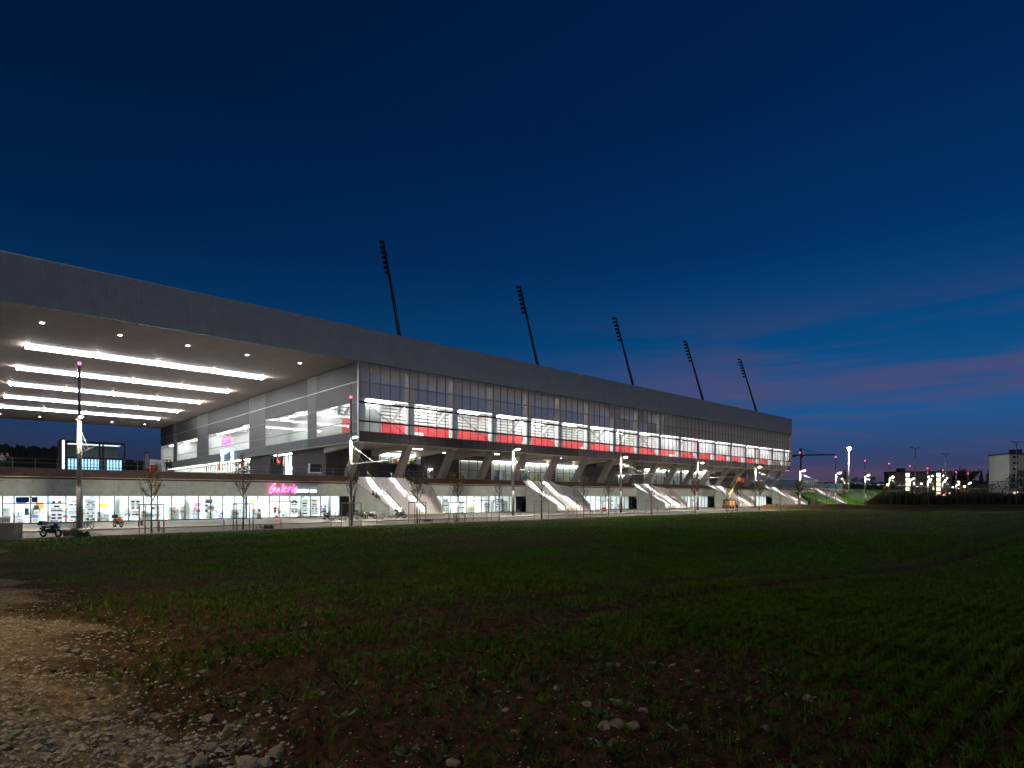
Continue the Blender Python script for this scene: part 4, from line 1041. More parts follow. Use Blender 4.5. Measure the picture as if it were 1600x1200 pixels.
# ------------------------------------------------------------------ bicycles and motorbikes
M_tyre = mat('rubber_tyre', (.018, .018, .018), .85, 0, .2, 10)
M_chrome = mat('chrome', (.55, .55, .56), .2, .9, .05, 4)
M_black = mat('black_plastic', (.02, .02, .022), .35, 0, .2, 5)
def spokes(c, R):
    m = MB()
    for k in range(10):
        a = k * math.pi / 5; m.tube([c, (c[0] + R * math.cos(a), c[1], c[2] + R * math.sin(a))], .006, 3)
    return m
def bicycle(label, frame_col):
    t = thing('bicycle', label, 'bicycle', (0, 0, 0), 0, 'bicycles parked on the plaza')
    mf = mat('bike_frame_%.2f_%.2f' % (frame_col[0], frame_col[2]), frame_col, .35, .3, .05, 5)
    R = .345
    for x in (-.52, .52):
        w = MB().ring((x, 0, R), R - .02, .022, n=26, m=6).build('wheel', M_tyre, t, True)
        MB().ring((x, 0, R), R - .045, .012, n=26, m=5).build('rim', M_chrome, w, True); spokes((x, 0, R), R - .05).build('spokes', M_chrome, w)
    f = MB(); bb, st, hd, hd2 = (-.08, 0, .30), (-.22, 0, .80), (.36, 0, .86), (.40, 0, .72)
    for a, b in ((bb, st), (st, hd), (bb, hd2), (bb, (-.52, 0, R)), (st, (-.52, 0, R)), (hd, hd2)): f.tube([a, b], .018, 6)
    f.build('frame', mf, t)
    MB().tube([hd2, (.52, 0, R)], .016, 6).build('fork', M_chrome, t)
    MB().tube([(-.22, 0, .80), (-.25, 0, .93)], .014, 6).build('seat_post', M_chrome, t)
    MB().hexa([(-.40, -.09, .93), (-.10, -.025, .95), (-.10, .025, .95), (-.40, .09, .93), (-.40, -.08, .985), (-.10, -.02, .985), (-.10, .02, .985), (-.40, .08, .985)]).build('saddle', M_black, t)
    MB().tube([(.36, 0, .86), (.34, 0, 1.02)], .015, 6).build('stem', M_chrome, t)
    MB().tube([(.22, -.29, 1.04), (.33, -.2, 1.06), (.35, 0, 1.03), (.33, .2, 1.06), (.22, .29, 1.04)], .014, 6).build('handlebar', M_black, t)
    MB().ring((-.08, 0, .30), .09, .01, n=14, m=4).build('chainring', M_dark, t)
    MB().tube([(-.08, -.09, .30), (.02, -.10, .17)], .012, 5).build('pedal', M_black, t)
    return t
def motorbike(label, body_col, case=True):
    t = thing('motorbike', label, 'motorbike', (0, 0, 0), 0, 'motorbikes parked on the plaza')
    mb_ = mat('bike_paint_%.2f_%.2f' % (body_col[0], body_col[1]), body_col, .3, .2, .05, 4)
    R = .30
    for x in (-.66, .66):
        w = MB().ring((x, 0, R), R - .055, .06, n=24, m=8).build('wheel', M_tyre, t, True)
        MB().ring((x, 0, R), R - .12, .025, n=20, m=5).build('rim', M_chrome, w, True); spokes((x, 0, R), R - .11).build('spokes', M_chrome, w)
    MB().hexa([(-.30, -.16, .28), (.30, -.16, .28), (.30, .16, .28), (-.30, .16, .28), (-.24, -.19, .62), (.34, -.19, .66), (.34, .19, .66), (-.24, .19, .62)]).build('engine', M_dark, t)
    MB().ball((.12, 0, .80), .32, .17, .16, 12, 8).build('tank', mb_, t, True)
    MB().hexa([(-.72, -.13, .70), (-.10, -.15, .70), (-.10, .15, .70), (-.72, .13, .70), (-.80, -.12, .86), (-.14, -.13, .80), (-.14, .13, .80), (-.80, .12, .86)]).build('seat', M_black, t)
    MB().hexa([(-1.0, -.06, .56), (-.62, -.10, .56), (-.62, .10, .56), (-1.0, .06, .56), (-1.0, -.05, .70), (-.62, -.10, .70), (-.62, .10, .70), (-1.0, .05, .70)]).build('tail', mb_, t)
    for y in (-.11, .11): MB().tube([(.66, y, R), (.40, y, 1.0)], .028, 7).build('fork', M_chrome, t)
    MB().hexa([(.40, -.20, .62), (.66, -.10, .66), (.66, .10, .66), (.40, .20, .62), (.36, -.19, 1.06), (.56, -.12, 1.02), (.56, .12, 1.02), (.36, .19, 1.06)]).build('fairing', mb_, t)
    MB().ball((.63, 0, .88), .07, .10, .08, 8, 6).build('headlight', M_white, t, True)
    MB().hexa([(.40, -.15, 1.06), (.50, -.13, 1.03), (.50, .13, 1.03), (.40, .15, 1.06), (.30, -.12, 1.32), (.33, -.12, 1.32), (.33, .12, 1.32), (.30, .12, 1.32)]).build('windscreen', M_glass, t)
    MB().tube([(.22, -.38, 1.06), (.36, -.2, 1.05), (.38, .2, 1.05), (.22, .38, 1.06)], .018, 6).build('handlebar', M_black, t)
    for y in (-.4, .4): MB().ball((.34, y, 1.22), .06, .07, .045, 7, 5).build('mirror', M_black, t)
    MB().tube([(.15, -.22, .28), (-.30, -.24, .30), (-.85, -.24, .42)], [.04, .05, .065], 8).build('exhaust', M_chrome, t, True)
    MB().ring((.66, 0, R), R + .03, .035, n=24, m=4).build('mudguard', mb_, t) if False else MB().hexa([(.40, -.07, .60), (.86, -.07, .56), (.86, .07, .56), (.40, .07, .60), (.42, -.06, .63), (.84, -.06, .59), (.84, .06, .59), (.42, .06, .63)]).build('mudguard', mb_, t)
    if case: MB().hexa([(-1.05, -.22, .90), (-.62, -.22, .90), (-.62, .22, .90), (-1.05, .22, .90), (-1.0, -.18, 1.22), (-.66, -.18, 1.22), (-.66, .18, 1.22), (-1.0, .18, 1.22)]).build('top_case', M_black, t)
    MB().tube([(-.1, .18, .25), (-.16, .36, 0)], .015, 5).build('side_stand', M_chrome, t)
    return t
def park(fn, px, py, rz, label, *a, **kw):
    t = fn(label, *a, **kw); p = on_ground(px, py, 0); s_, o_ = facade_so(p.x, p.y)
    z = 0.0 if o_ < O_KERB else -.10
    t.location = W(s_, o_, z); t.rotation_euler[2] = rz; t.rotation_euler[0] = 0.0
    if fn is motorbike: t.rotation_euler = (math.radians(-7), 0, rz)
    return t
park(motorbike, 79, 837, -.15, 'black motorbike with a top case standing before the leftmost shop windows', (.05, .055, .06))
park(motorbike, 184, 824, -.55, 'red and black motorbike before the glass doors', (.55, .05, .03))
park(motorbike, 219, 822, -1.2, 'white scooter beside the yellow tree', (.75, .75, .75), case=False)
park(bicycle, 139, 826, -.5, 'black bicycle leaning right of the nearest mast', (.05, .05, .06))
park(bicycle, 121, 824, -1.3, 'blue bicycle mostly hidden by the nearest mast', (.04, .12, .4))
park(motorbike, 511, 812, -.7, 'small black motorbike before the white shop window', (.06, .06, .06))
park(bicycle, 526, 812, -.35, 'bicycle with thin wheels beside the small black motorbike', (.3, .3, .32))
park(bicycle, 543, 812.5, -1.0, 'grey bicycle just left of the second mast', (.25, .25, .27))
park(motorbike, 563, 811, -.5, 'dark motorbike right of the second mast', (.05, .05, .07))
park(motorbike, 579, 810.5, -.35, 'silver and dark motorbike in front of the stair wall', (.4, .4, .42), case=False)
park(bicycle, 591, 810.5, -.35, 'light bicycle at the end of the row by the stair wall', (.5, .5, .5))
park(bicycle, 602, 809.5, -.9, 'dark bicycle at the foot of the stair wall', (.04, .04, .05))
park(motorbike, 626, 809.5, -.5, 'dark motorbike with boxes before the nearest stair', (.06, .07, .10))
park(bicycle, 616, 809.5, -.4, 'grey bicycle beside the boxed motorbike at the nearest stair', (.3, .3, .35))
park(bicycle, 791, 804.5, -.4, 'dark bicycle left of the third mast', (.05, .05, .05))
park(bicycle, 807, 804.5, -.3, 'pale bicycle right of the third mast', (.5, .5, .5))
park(bicycle, 890, 802.0, -.2, 'lone bicycle before the second stair', (.06, .06, .06))
park(bicycle, 936, 800.5, -.8, 'bicycle beside the red sign board', (.08, .08, .1))
park(bicycle, 957, 799.8, -.4, 'grey bicycle just left of the fourth mast', (.2, .2, .22))
p = W(s_at(944.5, 16.0)[0], 16.0, 0)
bd = thing('sign_board', 'red and white sign board standing at the kerb among bicycles', 'sign', p, A1)
MB().box(-.55, .55, -.03, .03, .35, 1.05).build('board', mat('red_board', (.6, .05, .05), .5), bd)
MB().box(-.5, .5, -.04, -.031, .62, .76).build('stripe', M_white, bd)
for x in (-.45, .45): MB().tube([(x, .02, 0), (x, .02, .4)], .025, 6).build('leg', M_steel, bd)

# ------------------------------------------------------------------ boulder, plants, cabinet and bin at the near left
def rock_mesh(r, seed, sub=2, flat=.7):
    import bmesh
    bm = bmesh.new(); bmesh.ops.create_icosphere(bm, subdivisions=sub, radius=r)
    q = random.Random(seed); off = Vector((q.uniform(0, 9), q.uniform(0, 9), q.uniform(0, 9))); sx, sy = q.uniform(.8, 1.3), q.uniform(.7, 1.1)
    from mathutils import noise as mn
    for v in bm.verts:
        d = 1 + .6 * mn.noise(v.co / r * 1.2 + off) + .28 * mn.noise(v.co / r * 2.6 + off)
        v.co = Vector((v.co.x * sx * d, v.co.y * sy * d, v.co.z * flat * d))
    me = bpy.data.meshes.new('stone'); bm.to_mesh(me); bm.free(); return me
M_rock = mat('boulder_rock', (.15, .12, .085), .9, 0, .3, 3, .6, 14)
p = on_ground(113, 838, -.1)
o_ = place('boulder', rock_mesh(.75, 4, 3, .62), M_rock, None, (p.x, p.y, .12)); tag(o_, 'rough brown boulder at the field edge below the nearest mast', 'boulder')
def plant(px, py, label, n, h, seed):
    r = random.Random(seed); p = on_ground(px, py, -.1); t = thing('leafy_plant', label, 'plant', (p.x, p.y, -.12), 0, 'low plants at the field edge')
    for _ in range(n):
        a, l = r.uniform(0, 6.28), r.uniform(.5, 1) * h; c = Vector((r.gauss(0, .28), r.gauss(0, .28), 0)); d = Vector((math.cos(a) * .5, math.sin(a) * .5, r.uniform(.5, 1))).normalized()
        w = d.orthogonal().normalized() * l * .16; MB().quad(c, c + d * l * .5 + w, c + d * l, c + d * l * .5 - w).build('leaf', M_leaf_green, t)
M_leaf_green = mat('weed_leaf', (.05, .09, .025), .6, 0, .3, 5)
plant(126, 839, 'leafy green weeds beside the boulder', 60, .6, 1)
plant(418, 826, 'low green weeds right of the dry-leaved tree', 36, .5, 2)
plant(668, 815, 'low green weeds right of the nearest stair frame', 36, .5, 3)
p = on_ground(-2, 843, -.1)
cb = thing('utility_cabinet', 'beige concrete cabinet at the left edge beside the road', 'cabinet', (p.x, p.y + .6, -.12), .15)
MB().box(-1.0, .82, -.5, .5, 0, 1.15).build('body', mat('beige_render', (.30, .26, .20), .8, 0, .1, 1.5, .1, 10), cb)
MB().box(-1.04, .86, -.54, .54, 1.15, 1.22).build('lid', M_conc_pale, cb)
MB().box(-.6, .4, -.515, -.501, .12, 1.0).build('door', mat('beige_door', (.27, .235, .18), .7), cb)
sb, _ = s_at(8, 8.0)
bn = thing('litter_bin', 'slatted steel litter bin in front of the leftmost shop window', 'bin', W(sb, 8.0, 0), A1)
for i in range(4): MB().box(-.38 + i * .20, -.24 + i * .20, -.3, -.26, .08, .98).build('slat', M_steel, bn)
MB().box(-.36, .36, -.25, .3, .05, .95).build('body', M_dark, bn); MB().box(-.42, .42, -.34, .34, 1.0, 1.12).build('hood', M_alu, bn)
for x in (-.40, .34): MB().box(x, x + .06, -.05, .05, 0, 1.1).build('leg', M_steel, bn)
sb, _ = s_at(404, .4)
b2 = thing('litter_bin', 'slim pale litter bin left of the bright shop doorway', 'bin', W(sb, .6, 0), A1)
MB().tube([(0, 0, .05), (0, 0, 1.25)], .26, 14).build('body', M_alu, b2, True); MB().tube([(0, 0, 1.25), (0, 0, 1.32)], [.30, .24], 14).build('hood', M_steel, b2); MB().tube([(0, 0, 0), (0, 0, .06)], .30, 14).build('base', M_dark, b2)

# ------------------------------------------------------------------ boom lift and cart by the fourth stair
p = on_ground(1094, 793.4, 0); s_, o_ = facade_so(p.x, p.y)
M_orange = mat('orange_paint', (.62, .10, .03), .4, .1, .1, 3)
M_boom = mat('boom_paint', (.62, .52, .16), .45, .1, .1, 3)
bl = thing('boom_lift', 'orange boom lift with its pale boom raised to the terrace', 'boom lift', W(s_, 8.0, 0), A1)
MB().box(-1.9, 1.9, -1.0, 1.0, .55, 1.15).build('chassis', M_orange, bl)
MB().hexa([(-2.1, -.9, 1.15), (1.6, -.9, 1.15), (1.6, .9, 1.15), (-2.1, .9, 1.15), (-1.9, -.8, 2.35), (1.3, -.8, 2.2), (1.3, .8, 2.2), (-1.9, .8, 2.35)]).build('turret', M_orange, bl)
MB().box(-2.3, -1.95, -.8, .8, 1.2, 2.3).build('counterweight', M_dark, bl)
for x in (-1.3, 1.3):
    for y in (-1.15, 1.15):
        w = MB().ring((x, y, .52), .36, .17, n=20, m=8).build('wheel', M_tyre, bl, True); MB().ball((x, y, .52), .22, .12, .22, 10, 6).build('hub', M_white, w)
MB().tube([(-1.2, 0, 2.2), (-.6, 0, 3.6)], .22, 8).build('riser', M_boom, bl)
MB().tube([(-.6, 0, 3.4), (4.6, 0, 8.1)], [.24, .17], 8).build('boom', M_boom, bl)
MB().tube([(4.4, 0, 7.9), (5.3, 0, 7.6)], .12, 8).build('jib', M_boom, bl)
bk = MB()
for z in (6.9, 7.4, 7.95):
    bk.tube([(5.2, -.9, z), (6.3, -.9, z), (6.3, .9, z), (5.2, .9, z), (5.2, -.9, z)], .035, 5)
for x in (5.2, 6.3):
    for y in (-.9, .9): bk.tube([(x, y, 6.9), (x, y, 7.95)], .035, 5)
bk.build('basket_rail', M_orange, bl); MB().box(5.2, 6.3, -.9, .9, 6.8, 6.9).build('basket_floor', M_dark, bl); MB().box(5.15, 5.25, -.5, .5, 7.0, 7.8).build('control_box', M_orange, bl)
s_, _ = s_at(1140, 9.0)
ct = thing('utility_cart', 'small yellow and red utility cart right of the boom lift', 'cart', W(s_, 9.0, 0), A1)
MB().box(-1.3, 1.3, -.65, .65, .45, .9).build('bed', mat('red_cart', (.55, .07, .04), .5), ct); MB().box(-1.2, 1.25, -.6, .6, .9, 1.7).build('body', mat('yellow_cart', (.60, .50, .10), .5), ct); MB().box(-1.3, 1.3, -.66, .66, 1.7, 1.8).build('roof', M_white, ct)
for x in (-.8, .8):
    for y in (-.68, .68): MB().ring((x, y, .3), .22, .08, n=16, m=6).build('wheel', M_tyre, ct, True)

# ------------------------------------------------------------------ grass bank, glass screen, floodlight and the things beyond the stadium
M_bank = mat('bank_grass', (.05, .12, .02), 1.0, 0, .35, .8, .6, 6, spec=.02)
nx, ny = 90, 14; gv, gf = [], []
for i in range(nx + 1):
    s_ = 203 + 150 * i / nx
    for j in range(ny + 1):
        f = j / ny; o_ = -4 + 17 * f; z = (Z_T + .1) * (1 - f) ** 1.1 * (1 - float(sstep(285, 350, np.array(s_))) * .75)
        z += .22 * (float(vnoise(np.array(s_ * .6), np.array(o_ * .6), 31)) - .5) * (0.2 + min(1, 4 * f * (1 - f)))
        for c in STAIRS[4:]:
            if abs(s_ - c) < 8.2: z = min(z, -.3)
        if s_ < STAIRS[5] - 8 : z = z if abs(o_) > 90 else (z if s_ > S_E + 3 else z)
        gv.append((s_, -o_, z - .05))
for i in range(nx):
    for j in range(ny): a = i * (ny + 1) + j; gf.append((a, a + 1, a + ny + 2, a + ny + 1))
b = MB(); b.v, b.f = gv, gf
o_ = b.build('grass_bank', M_bank, None, True, W(0, 0, 0)); o_.rotation_euler = (0, 0, A1); o_['kind'] = 'structure'
facade_struct('bank_top', MB().box(S_R, 360, 3.9, 60, 1.0, Z_T - .02), M_bank)
M_frost = bpy.data.materials.new('frosted_glass'); M_frost.use_nodes = True
N, L = M_frost.node_tree.nodes, M_frost.node_tree.links
nz = N.new('ShaderNodeTexNoise'); nz.inputs['Scale'].default_value = .9; rp = N.new('ShaderNodeValToRGB'); L.new(nz.outputs[0], rp.inputs[0])
rp.color_ramp.elements[0].color = (.30, .55, .55, 1); rp.color_ramp.elements[1].color = (.55, .78, .78, 1)
trn = N.new('ShaderNodeBsdfTranslucent'); L.new(rp.outputs[0], trn.inputs[0]); tr2 = N.new('ShaderNodeBsdfTransparent'); tr2.inputs[0].default_value = (.7, .9, .9, 1)
mx = N.new('ShaderNodeMixShader'); mx.inputs[0].default_value = .3; L.new(trn.outputs[0], mx.inputs[1]); L.new(tr2.outputs[0], mx.inputs[2]); L.new(mx.outputs[0], N['Material Output'].inputs[0])
def glass_screen(s0, s1, o, h, label):
    t = thing('glass_screen', label, 'glass wall', W(s0, o, Z_T - .05), A1)
    n = round((s1 - s0) / 2.1); w = (s1 - s0) / n
    pm = MB().box(.06, w - .06, -.02, .02, .1, h).mesh('panel'); pm.materials.append(M_frost); qm = MB().box(-.05, .05, -.08, .08, 0, h + .1).mesh('post'); qm.materials.append(M_steel)
    for i in range(n + 1):
        place('post', qm, None, t, (i * w, 0, 0))
        if i < n: place('panel', pm, None, t, (i * w, 0, 0))
    MB().box(0, s1 - s0, -.1, .1, h + .1, h + .2).build('top_rail', M_steel, t); MB().box(0, s1 - s0, -.1, .1, h * .5, h * .5 + .06).build('mid_rail', M_steel, t)
glass_screen(206, 258, -12, 3.4, 'teal-lit glass screen wall behind the far end of the stadium')
glass_screen(263, 300, -16, 2.6, 'lower pale glass screen wall on top of the grass bank')
p = at_depth(1326, 702, 330)
fm = thing('floodlight_pole', 'tall pole with one brilliant white floodlight beyond the grass bank', 'floodlight', (p.x, p.y, 0))
MB().tube([(0, 0, -1), (0, 0, p.z)], [.45, .22], 10).build('pole', M_alu, fm, True)
hb = MB().box(-1.2, 1.2, -.5, .5, p.z - .3, p.z + .9).build('lamp_housing', M_dark, fm)
MB().ball((0, -.6, p.z + .3), .95, .5, .8).build('lamp', L_flood, hb, True)

p = at_depth(1251, 755, 520)
cr_ = thing('tower_crane', 'distant dark tower crane beside the end of the stadium', 'crane', (p.x, p.y, 0), .15)
MB().tube([(0, 0, 0), (0, 0, 45)], 1.0, 4).build('mast', M_dark, cr_); MB().tube([(-6.5, 0, 39), (33, 0, 40)], .55, 4).build('jib', M_dark, cr_)
for x in (-6, 14, 27): MB().tube([(0, 0, 45), (x, 0, 39.6)], .16, 3).build('tie', M_dark, cr_)
MB().box(-7.5, -5, -.7, .7, 37.6, 39.4).build('counterweight', M_dark, cr_); MB().box(-.9, 1.0, -1.9, -.9, 37, 39).build('cab', M_dark, cr_)

def double_lamp(px, py_top, label, Y=165):
    p = at_depth(px, py_top, Y); t = thing('double_street_lamp', label, 'street lamp', (p.x, p.y, 0), .1, 'unlit twin-arm street lamps')
    MB().tube([(0, 0, -.5), (0, 0, p.z)], [.16, .10], 8).build('pole', M_steel, t, True)
    for sg_ in (-1, 1):
        MB().tube([(0, 0, p.z - .15), (sg_ * .9, 0, p.z + .1)], .05, 6).build('arm', M_steel, t); MB().hexa([(sg_ * .5, -.16, p.z + .02), (sg_ * 1.5, -.16, p.z + .16), (sg_ * 1.5, .16, p.z + .16), (sg_ * .5, .16, p.z + .02), (sg_ * .55, -.1, p.z + .18), (sg_ * 1.45, -.1, p.z + .28), (sg_ * 1.45, .1, p.z + .28), (sg_ * .55, .1, p.z + .18)]).build('head', M_dark, t)
double_lamp(1430, 700, 'unlit twin-arm street lamp before the long flats, left of its like')
double_lamp(1478, 709.5, 'unlit twin-arm street lamp at the right end of the long flats', 185)
double_lamp(1588, 691, 'unlit twin-arm street lamp before the pale tower block', 150)

def flats(name, label, px0, px1, py_top, Y, dep, wallm, rows, cols, lit, seed, stairs=()):
    a, b = at_depth(px0, py_top, Y), at_depth(px1, py_top, Y); w, h = b.x - a.x, a.z
    t = thing(name, label, 'building', (a.x, a.y, 0)); r = random.Random(seed)
    MB().box(0, w, 0, dep, -1, h).build('wall', wallm, t); MB().box(-.4, w + .4, -.4, dep + .4, h, h + .7).build('roof', M_dark, t)
    MB().box(w * .12, w * .22, 2, 6, h + .7, h + 3).build('roof_box', M_dark, t)
    lm = glow('lit_window', (1.0, .78, .45), .8)
    for i in range(rows):
        for j in range(cols):
            x = w * (j + .25) / cols; z = h * (i + .35) / rows
            if any(abs(x + w * .25 / cols - w * q) < w * .05 for q in stairs): continue
            f = MB().box(x, x + w * .5 / cols, -.06, -.005, z, z + h * .42 / rows).build('window', M_alu, t)
            MB().box(x + .1, x + w * .5 / cols - .1, -.09, -.065, z + .1, z + h * .42 / rows - .1).build('pane', lm if r.random() < lit else M_darkglass, f)
    for q in stairs:
        for i in range(rows):
            z = h * i / rows; f = MB().box(w * q - 1.5, w * q + 1.5, -.5, -.02, z + .2, z + h / rows - .5).build('stairwell_window', M_alu, t)
            MB().box(w * q - 1.4, w * q + 1.4, -.56, -.51, z + .3, z + h / rows - .6).build('pane', glow('stairwell_light', (1.0, .86, .58), 1.1), f)
M_flat = mat('brown_render', (.16, .115, .075), .85, 0, .1, .2); M_tower = mat('pale_render', (.36, .36, .32), .85, 0, .08, .2)
flats('apartment_block', 'long brown flats with two lit stairwells beyond the field', 1398, 1487, 738, 420, 12, M_flat, 6, 14, .12, 2, (.22, .76))
flats('apartment_tower', 'pale tower block at the right edge beyond the trees', 1577, 1690, 710, 330, 14, M_tower, 8, 6, .03, 5)

# trees beyond: leafy mounds made of many small leaves, bare crowns, conifers
def far_tree(px, py_top, Y, wpx, kind, label, seed, base=0.0):
    r = random.Random(seed); p = at_depth(px, py_top, Y); h = p.z - base; w = wpx * Y / FPX
    t = thing({'bare': 'bare_tree', 'cone': 'conifer', 'leafy': 'leafy_tree'}[kind], label, 'tree', (p.x, p.y, base), 0, 'trees beyond the field')
    MB().tube([(0, 0, -.3), (0, 0, h * (.9 if kind == 'cone' else .5))], [h * .025, h * .012], 6).build('trunk', M_bark, t)
    m = MB()
    if kind == 'bare':
        for i in range(34):
            a = r.uniform(0, 6.28); e = r.uniform(.35, 1.3); p0 = Vector((0, 0, h * r.uniform(.25, .55))); d = Vector((math.cos(a) * math.cos(e), math.sin(a) * math.cos(e), math.sin(e)))
            p1 = p0 + d * w * .45 * r.uniform(.6, 1.1); p1.z = min(p1.z, h); m.tube([p0, p0.lerp(p1, .5) + Vector((0, 0, .2)), p1], [h * .022, h * .016, h * .009], 3)
            for _ in range(9):
                q = p0.lerp(p1, r.uniform(.3, 1)); q1 = q + Vector((r.gauss(0, .5), r.gauss(0, .5), r.uniform(.1, 1))).normalized() * w * .16; q1.z = min(q1.z, h); m.tube([q, q1], [h * .010, h * .006], 3)
        m.build('crown', M_bark, t); return
    n = 1500 if kind == 'leafy' else 1100
    for _ in range(n):
        if kind == 'cone':
            f = r.random() ** .7; c = Vector((0, 0, h * (1 - f * .92))); rad_ = w * .5 * f; a = r.uniform(0, 6.28); c += Vector((math.cos(a), math.sin(a), -.15)) * rad_ * r.uniform(.5, 1)
        else:
            k = r.randint(0, 8); cc = Vector((math.cos(k * 2.4) * w * .27, math.sin(k * 2.4) * w * .27, h * (.45 + .06 * k)))
            c = cc + Vector((r.gauss(0, 1), r.gauss(0, 1), r.gauss(0, .8))) * w * .13
            c.z = min(c.z, h)
        s__ = h * r.uniform(.012, .030); u = Vector((r.gauss(0, 1), r.gauss(0, 1), r.gauss(0, 1))).normalized() * s__; v = u.orthogonal().normalized() * s__ * .8
        m.quad(c - u, c + v, c + u, c - v)
    m.build('crown', {'leafy': mat('far_leaf', (.06, .075, .03), .8, 0, .3, .5), 'cone': mat('far_needle', (.025, .04, .022), .85, 0, .3, .5)}[kind], t)
for px, py, Y, w, kind, lab, bz in [(1320, 733, 420, 16, 'cone', 'dark conifer behind the brilliant floodlight', 0), (1336, 746, 268, 12, 'leafy', 'small tree lit green right of the floodlight pole', Z_T), (1317, 741, 268, 14, 'leafy', 'small tree lit green left of the floodlight pole', Z_T),
        (1349, 747, 270, 10, 'leafy', 'small lit tree second right of the floodlight pole', Z_T), (1364, 744, 275, 9, 'leafy', 'slim lit tree standing alone on the grass bank', Z_T),
        (1460, 726, 460, 46, 'bare', 'bare tree behind the long flats', 0), (1486, 728, 440, 40, 'bare', 'bare tree above the right end of the long flats', 0), (1510, 724, 430, 50, 'bare', 'broad bare tree right of the long flats', 0),
        (1533, 733, 400, 16, 'cone', 'dark pointed conifer right of the bare trees', 0), (1544, 735, 400, 15, 'cone', 'dark conifer left of the round dark trees', 0), (1556, 737, 380, 34, 'leafy', 'round dark tree left of the pale tower', 0),
        (1574, 738, 360, 36, 'leafy', 'round dark tree at the foot of the pale tower', 0), (1592, 735, 200, 34, 'leafy', 'loose tree before the pale tower at the right edge', 0), (1562, 752, 220, 40, 'leafy', 'low bushy tree beside the right twin-arm lamp', 0),
        (1385, 757, 200, 12, 'leafy', 'small bush lit yellow by a lamp before the flats', 0), (1509, 757, 240, 20, 'leafy', 'bush lit yellow by a lamp right of the flats', 0), (1535, 757, 230, 40, 'leafy', 'wide dark bush behind the hedge row', 0)]:
    far_tree(px, py, Y, w, kind, lab, int(px), bz)
# warm low lamps beside the two yellow bushes, a red warning light
def low_lamp(px, py, Y, label, m, kind='path_lamp', cat='lamp'):
    p = at_depth(px, py, Y); t = thing(kind, label, cat, (p.x, p.y, 0))
    MB().tube([(0, 0, -.3), (0, 0, p.z - .2)], .06, 6).build('post', M_steel, t); MB().ball((0, 0, p.z), .24, n=8, m=6).build('globe', m, t, True); MB().tube([(0, 0, p.z + .22), (0, 0, p.z + .3)], .2, 8).build('cap', M_dark, t)
L_amber = glow('amber_lamp', (1.0, .62, .12), 60)
low_lamp(1387, 757.5, 196, 'warm lamp glowing in the yellow bush before the flats', L_amber)
low_lamp(1507, 760, 236, 'warm lamp glowing in the yellow bush right of the flats', L_amber)
low_lamp(1475, 773.8, 158, 'red warning light just above the hedge row', glow('red_warning', (1.0, .03, .02), 45), 'warning_light', 'warning light')
for i, (px, py) in enumerate([(1428, 756), (1440, 756), (1451, 745), (1457, 743.5), (1469, 746), (1474, 743), (1480, 747), (1476, 751), (1489, 761)]):
    low_lamp(px, py, 300 + 12 * i, ['small white lamp low before the left stairwell', 'small white lamp low between the stairwells', 'small white lamp beside the right stairwell', 'white lamp at mid height by the right stairwell', 'white lamp right of the right stairwell', 'higher white lamp at the right end of the flats',
             'white lamp below the right end of the flats', 'low white lamp near the twin-arm lamp', 'small white lamp right of the flats'][i], glow('small_white_lamp', (1.0, .95, .85), 22), 'distant_lamp', 'street lamp')

# row of tall dark stalks behind the earth bank
hr = random.Random(12); hm = MB()
for _ in range(5200):
    px = hr.uniform(1356, 1700); Y = hr.uniform(152, 170); x = (px - 800) / FPX * Y; top = (2.1 + .9 * float(vnoise(np.array(px * .06), np.array(0.0), 41)) + hr.uniform(-.5, .7)) * min(1, (px - 1350) / 25)
    l = top + 1.2; a = hr.uniform(0, 6.28); wv = Vector((math.cos(a), math.sin(a), 0)) * .09; tp = Vector((x + hr.gauss(0, .25), Y + hr.gauss(0, .25), l)); bt = Vector((x, Y, -.2))
    hm.add([bt - wv, bt + wv, (bt + tp) / 2 + wv * 1.6, tp, (bt + tp) / 2 - wv * 1.6], [(0, 1, 2, 3, 4)])
o_ = hm.build('hedge_stalks', mat('dark_stalks', (.035, .035, .02), .85, 0, .35, .4)); tag(o_, 'row of tall dark stalks behind the earth bank', 'hedge', kind='stuff')
# wooded hills far behind the canopy and along the horizon
def ridge(name, az0, az1, R0, hfun, seed, m, kind='structure', n=420):
    b = MB(); prev = None
    for i in range(n + 1):
        a = math.radians(az0 + (az1 - az0) * i / n); h = hfun(i / n) * (1 + .22 * (float(vnoise(np.array(i * .06), np.array(0.), seed)) - .5) + .07 * (float(vnoise(np.array(i * .5), np.array(3.), seed)) - .5) + .07 * (float(vnoise(np.array(i * 1.3), np.array(5.), seed)) - .5))
        q = [(math.sin(a) * (R0 + d), math.cos(a) * (R0 + d), z) for d, z in ((0, -2), (R0 * .02, h * .75), (R0 * .06, h), (R0 * .3, -2))]
        if prev:
            for k in range(3): b.quad(prev[k], q[k], q[k + 1], prev[k + 1])
        prev = q
    o = b.build(name, m, None); o['kind'] = kind
M_wood = mat('far_woods', (.02, .025, .016), .95, 0, .4, .08)
ridge('hills', -60, -22, 620, lambda f: 52 - 16 * f, 51, M_wood)
ridge('wooded_horizon', 14, 56, 720, lambda f: 16 + 6 * f, 52, M_wood)

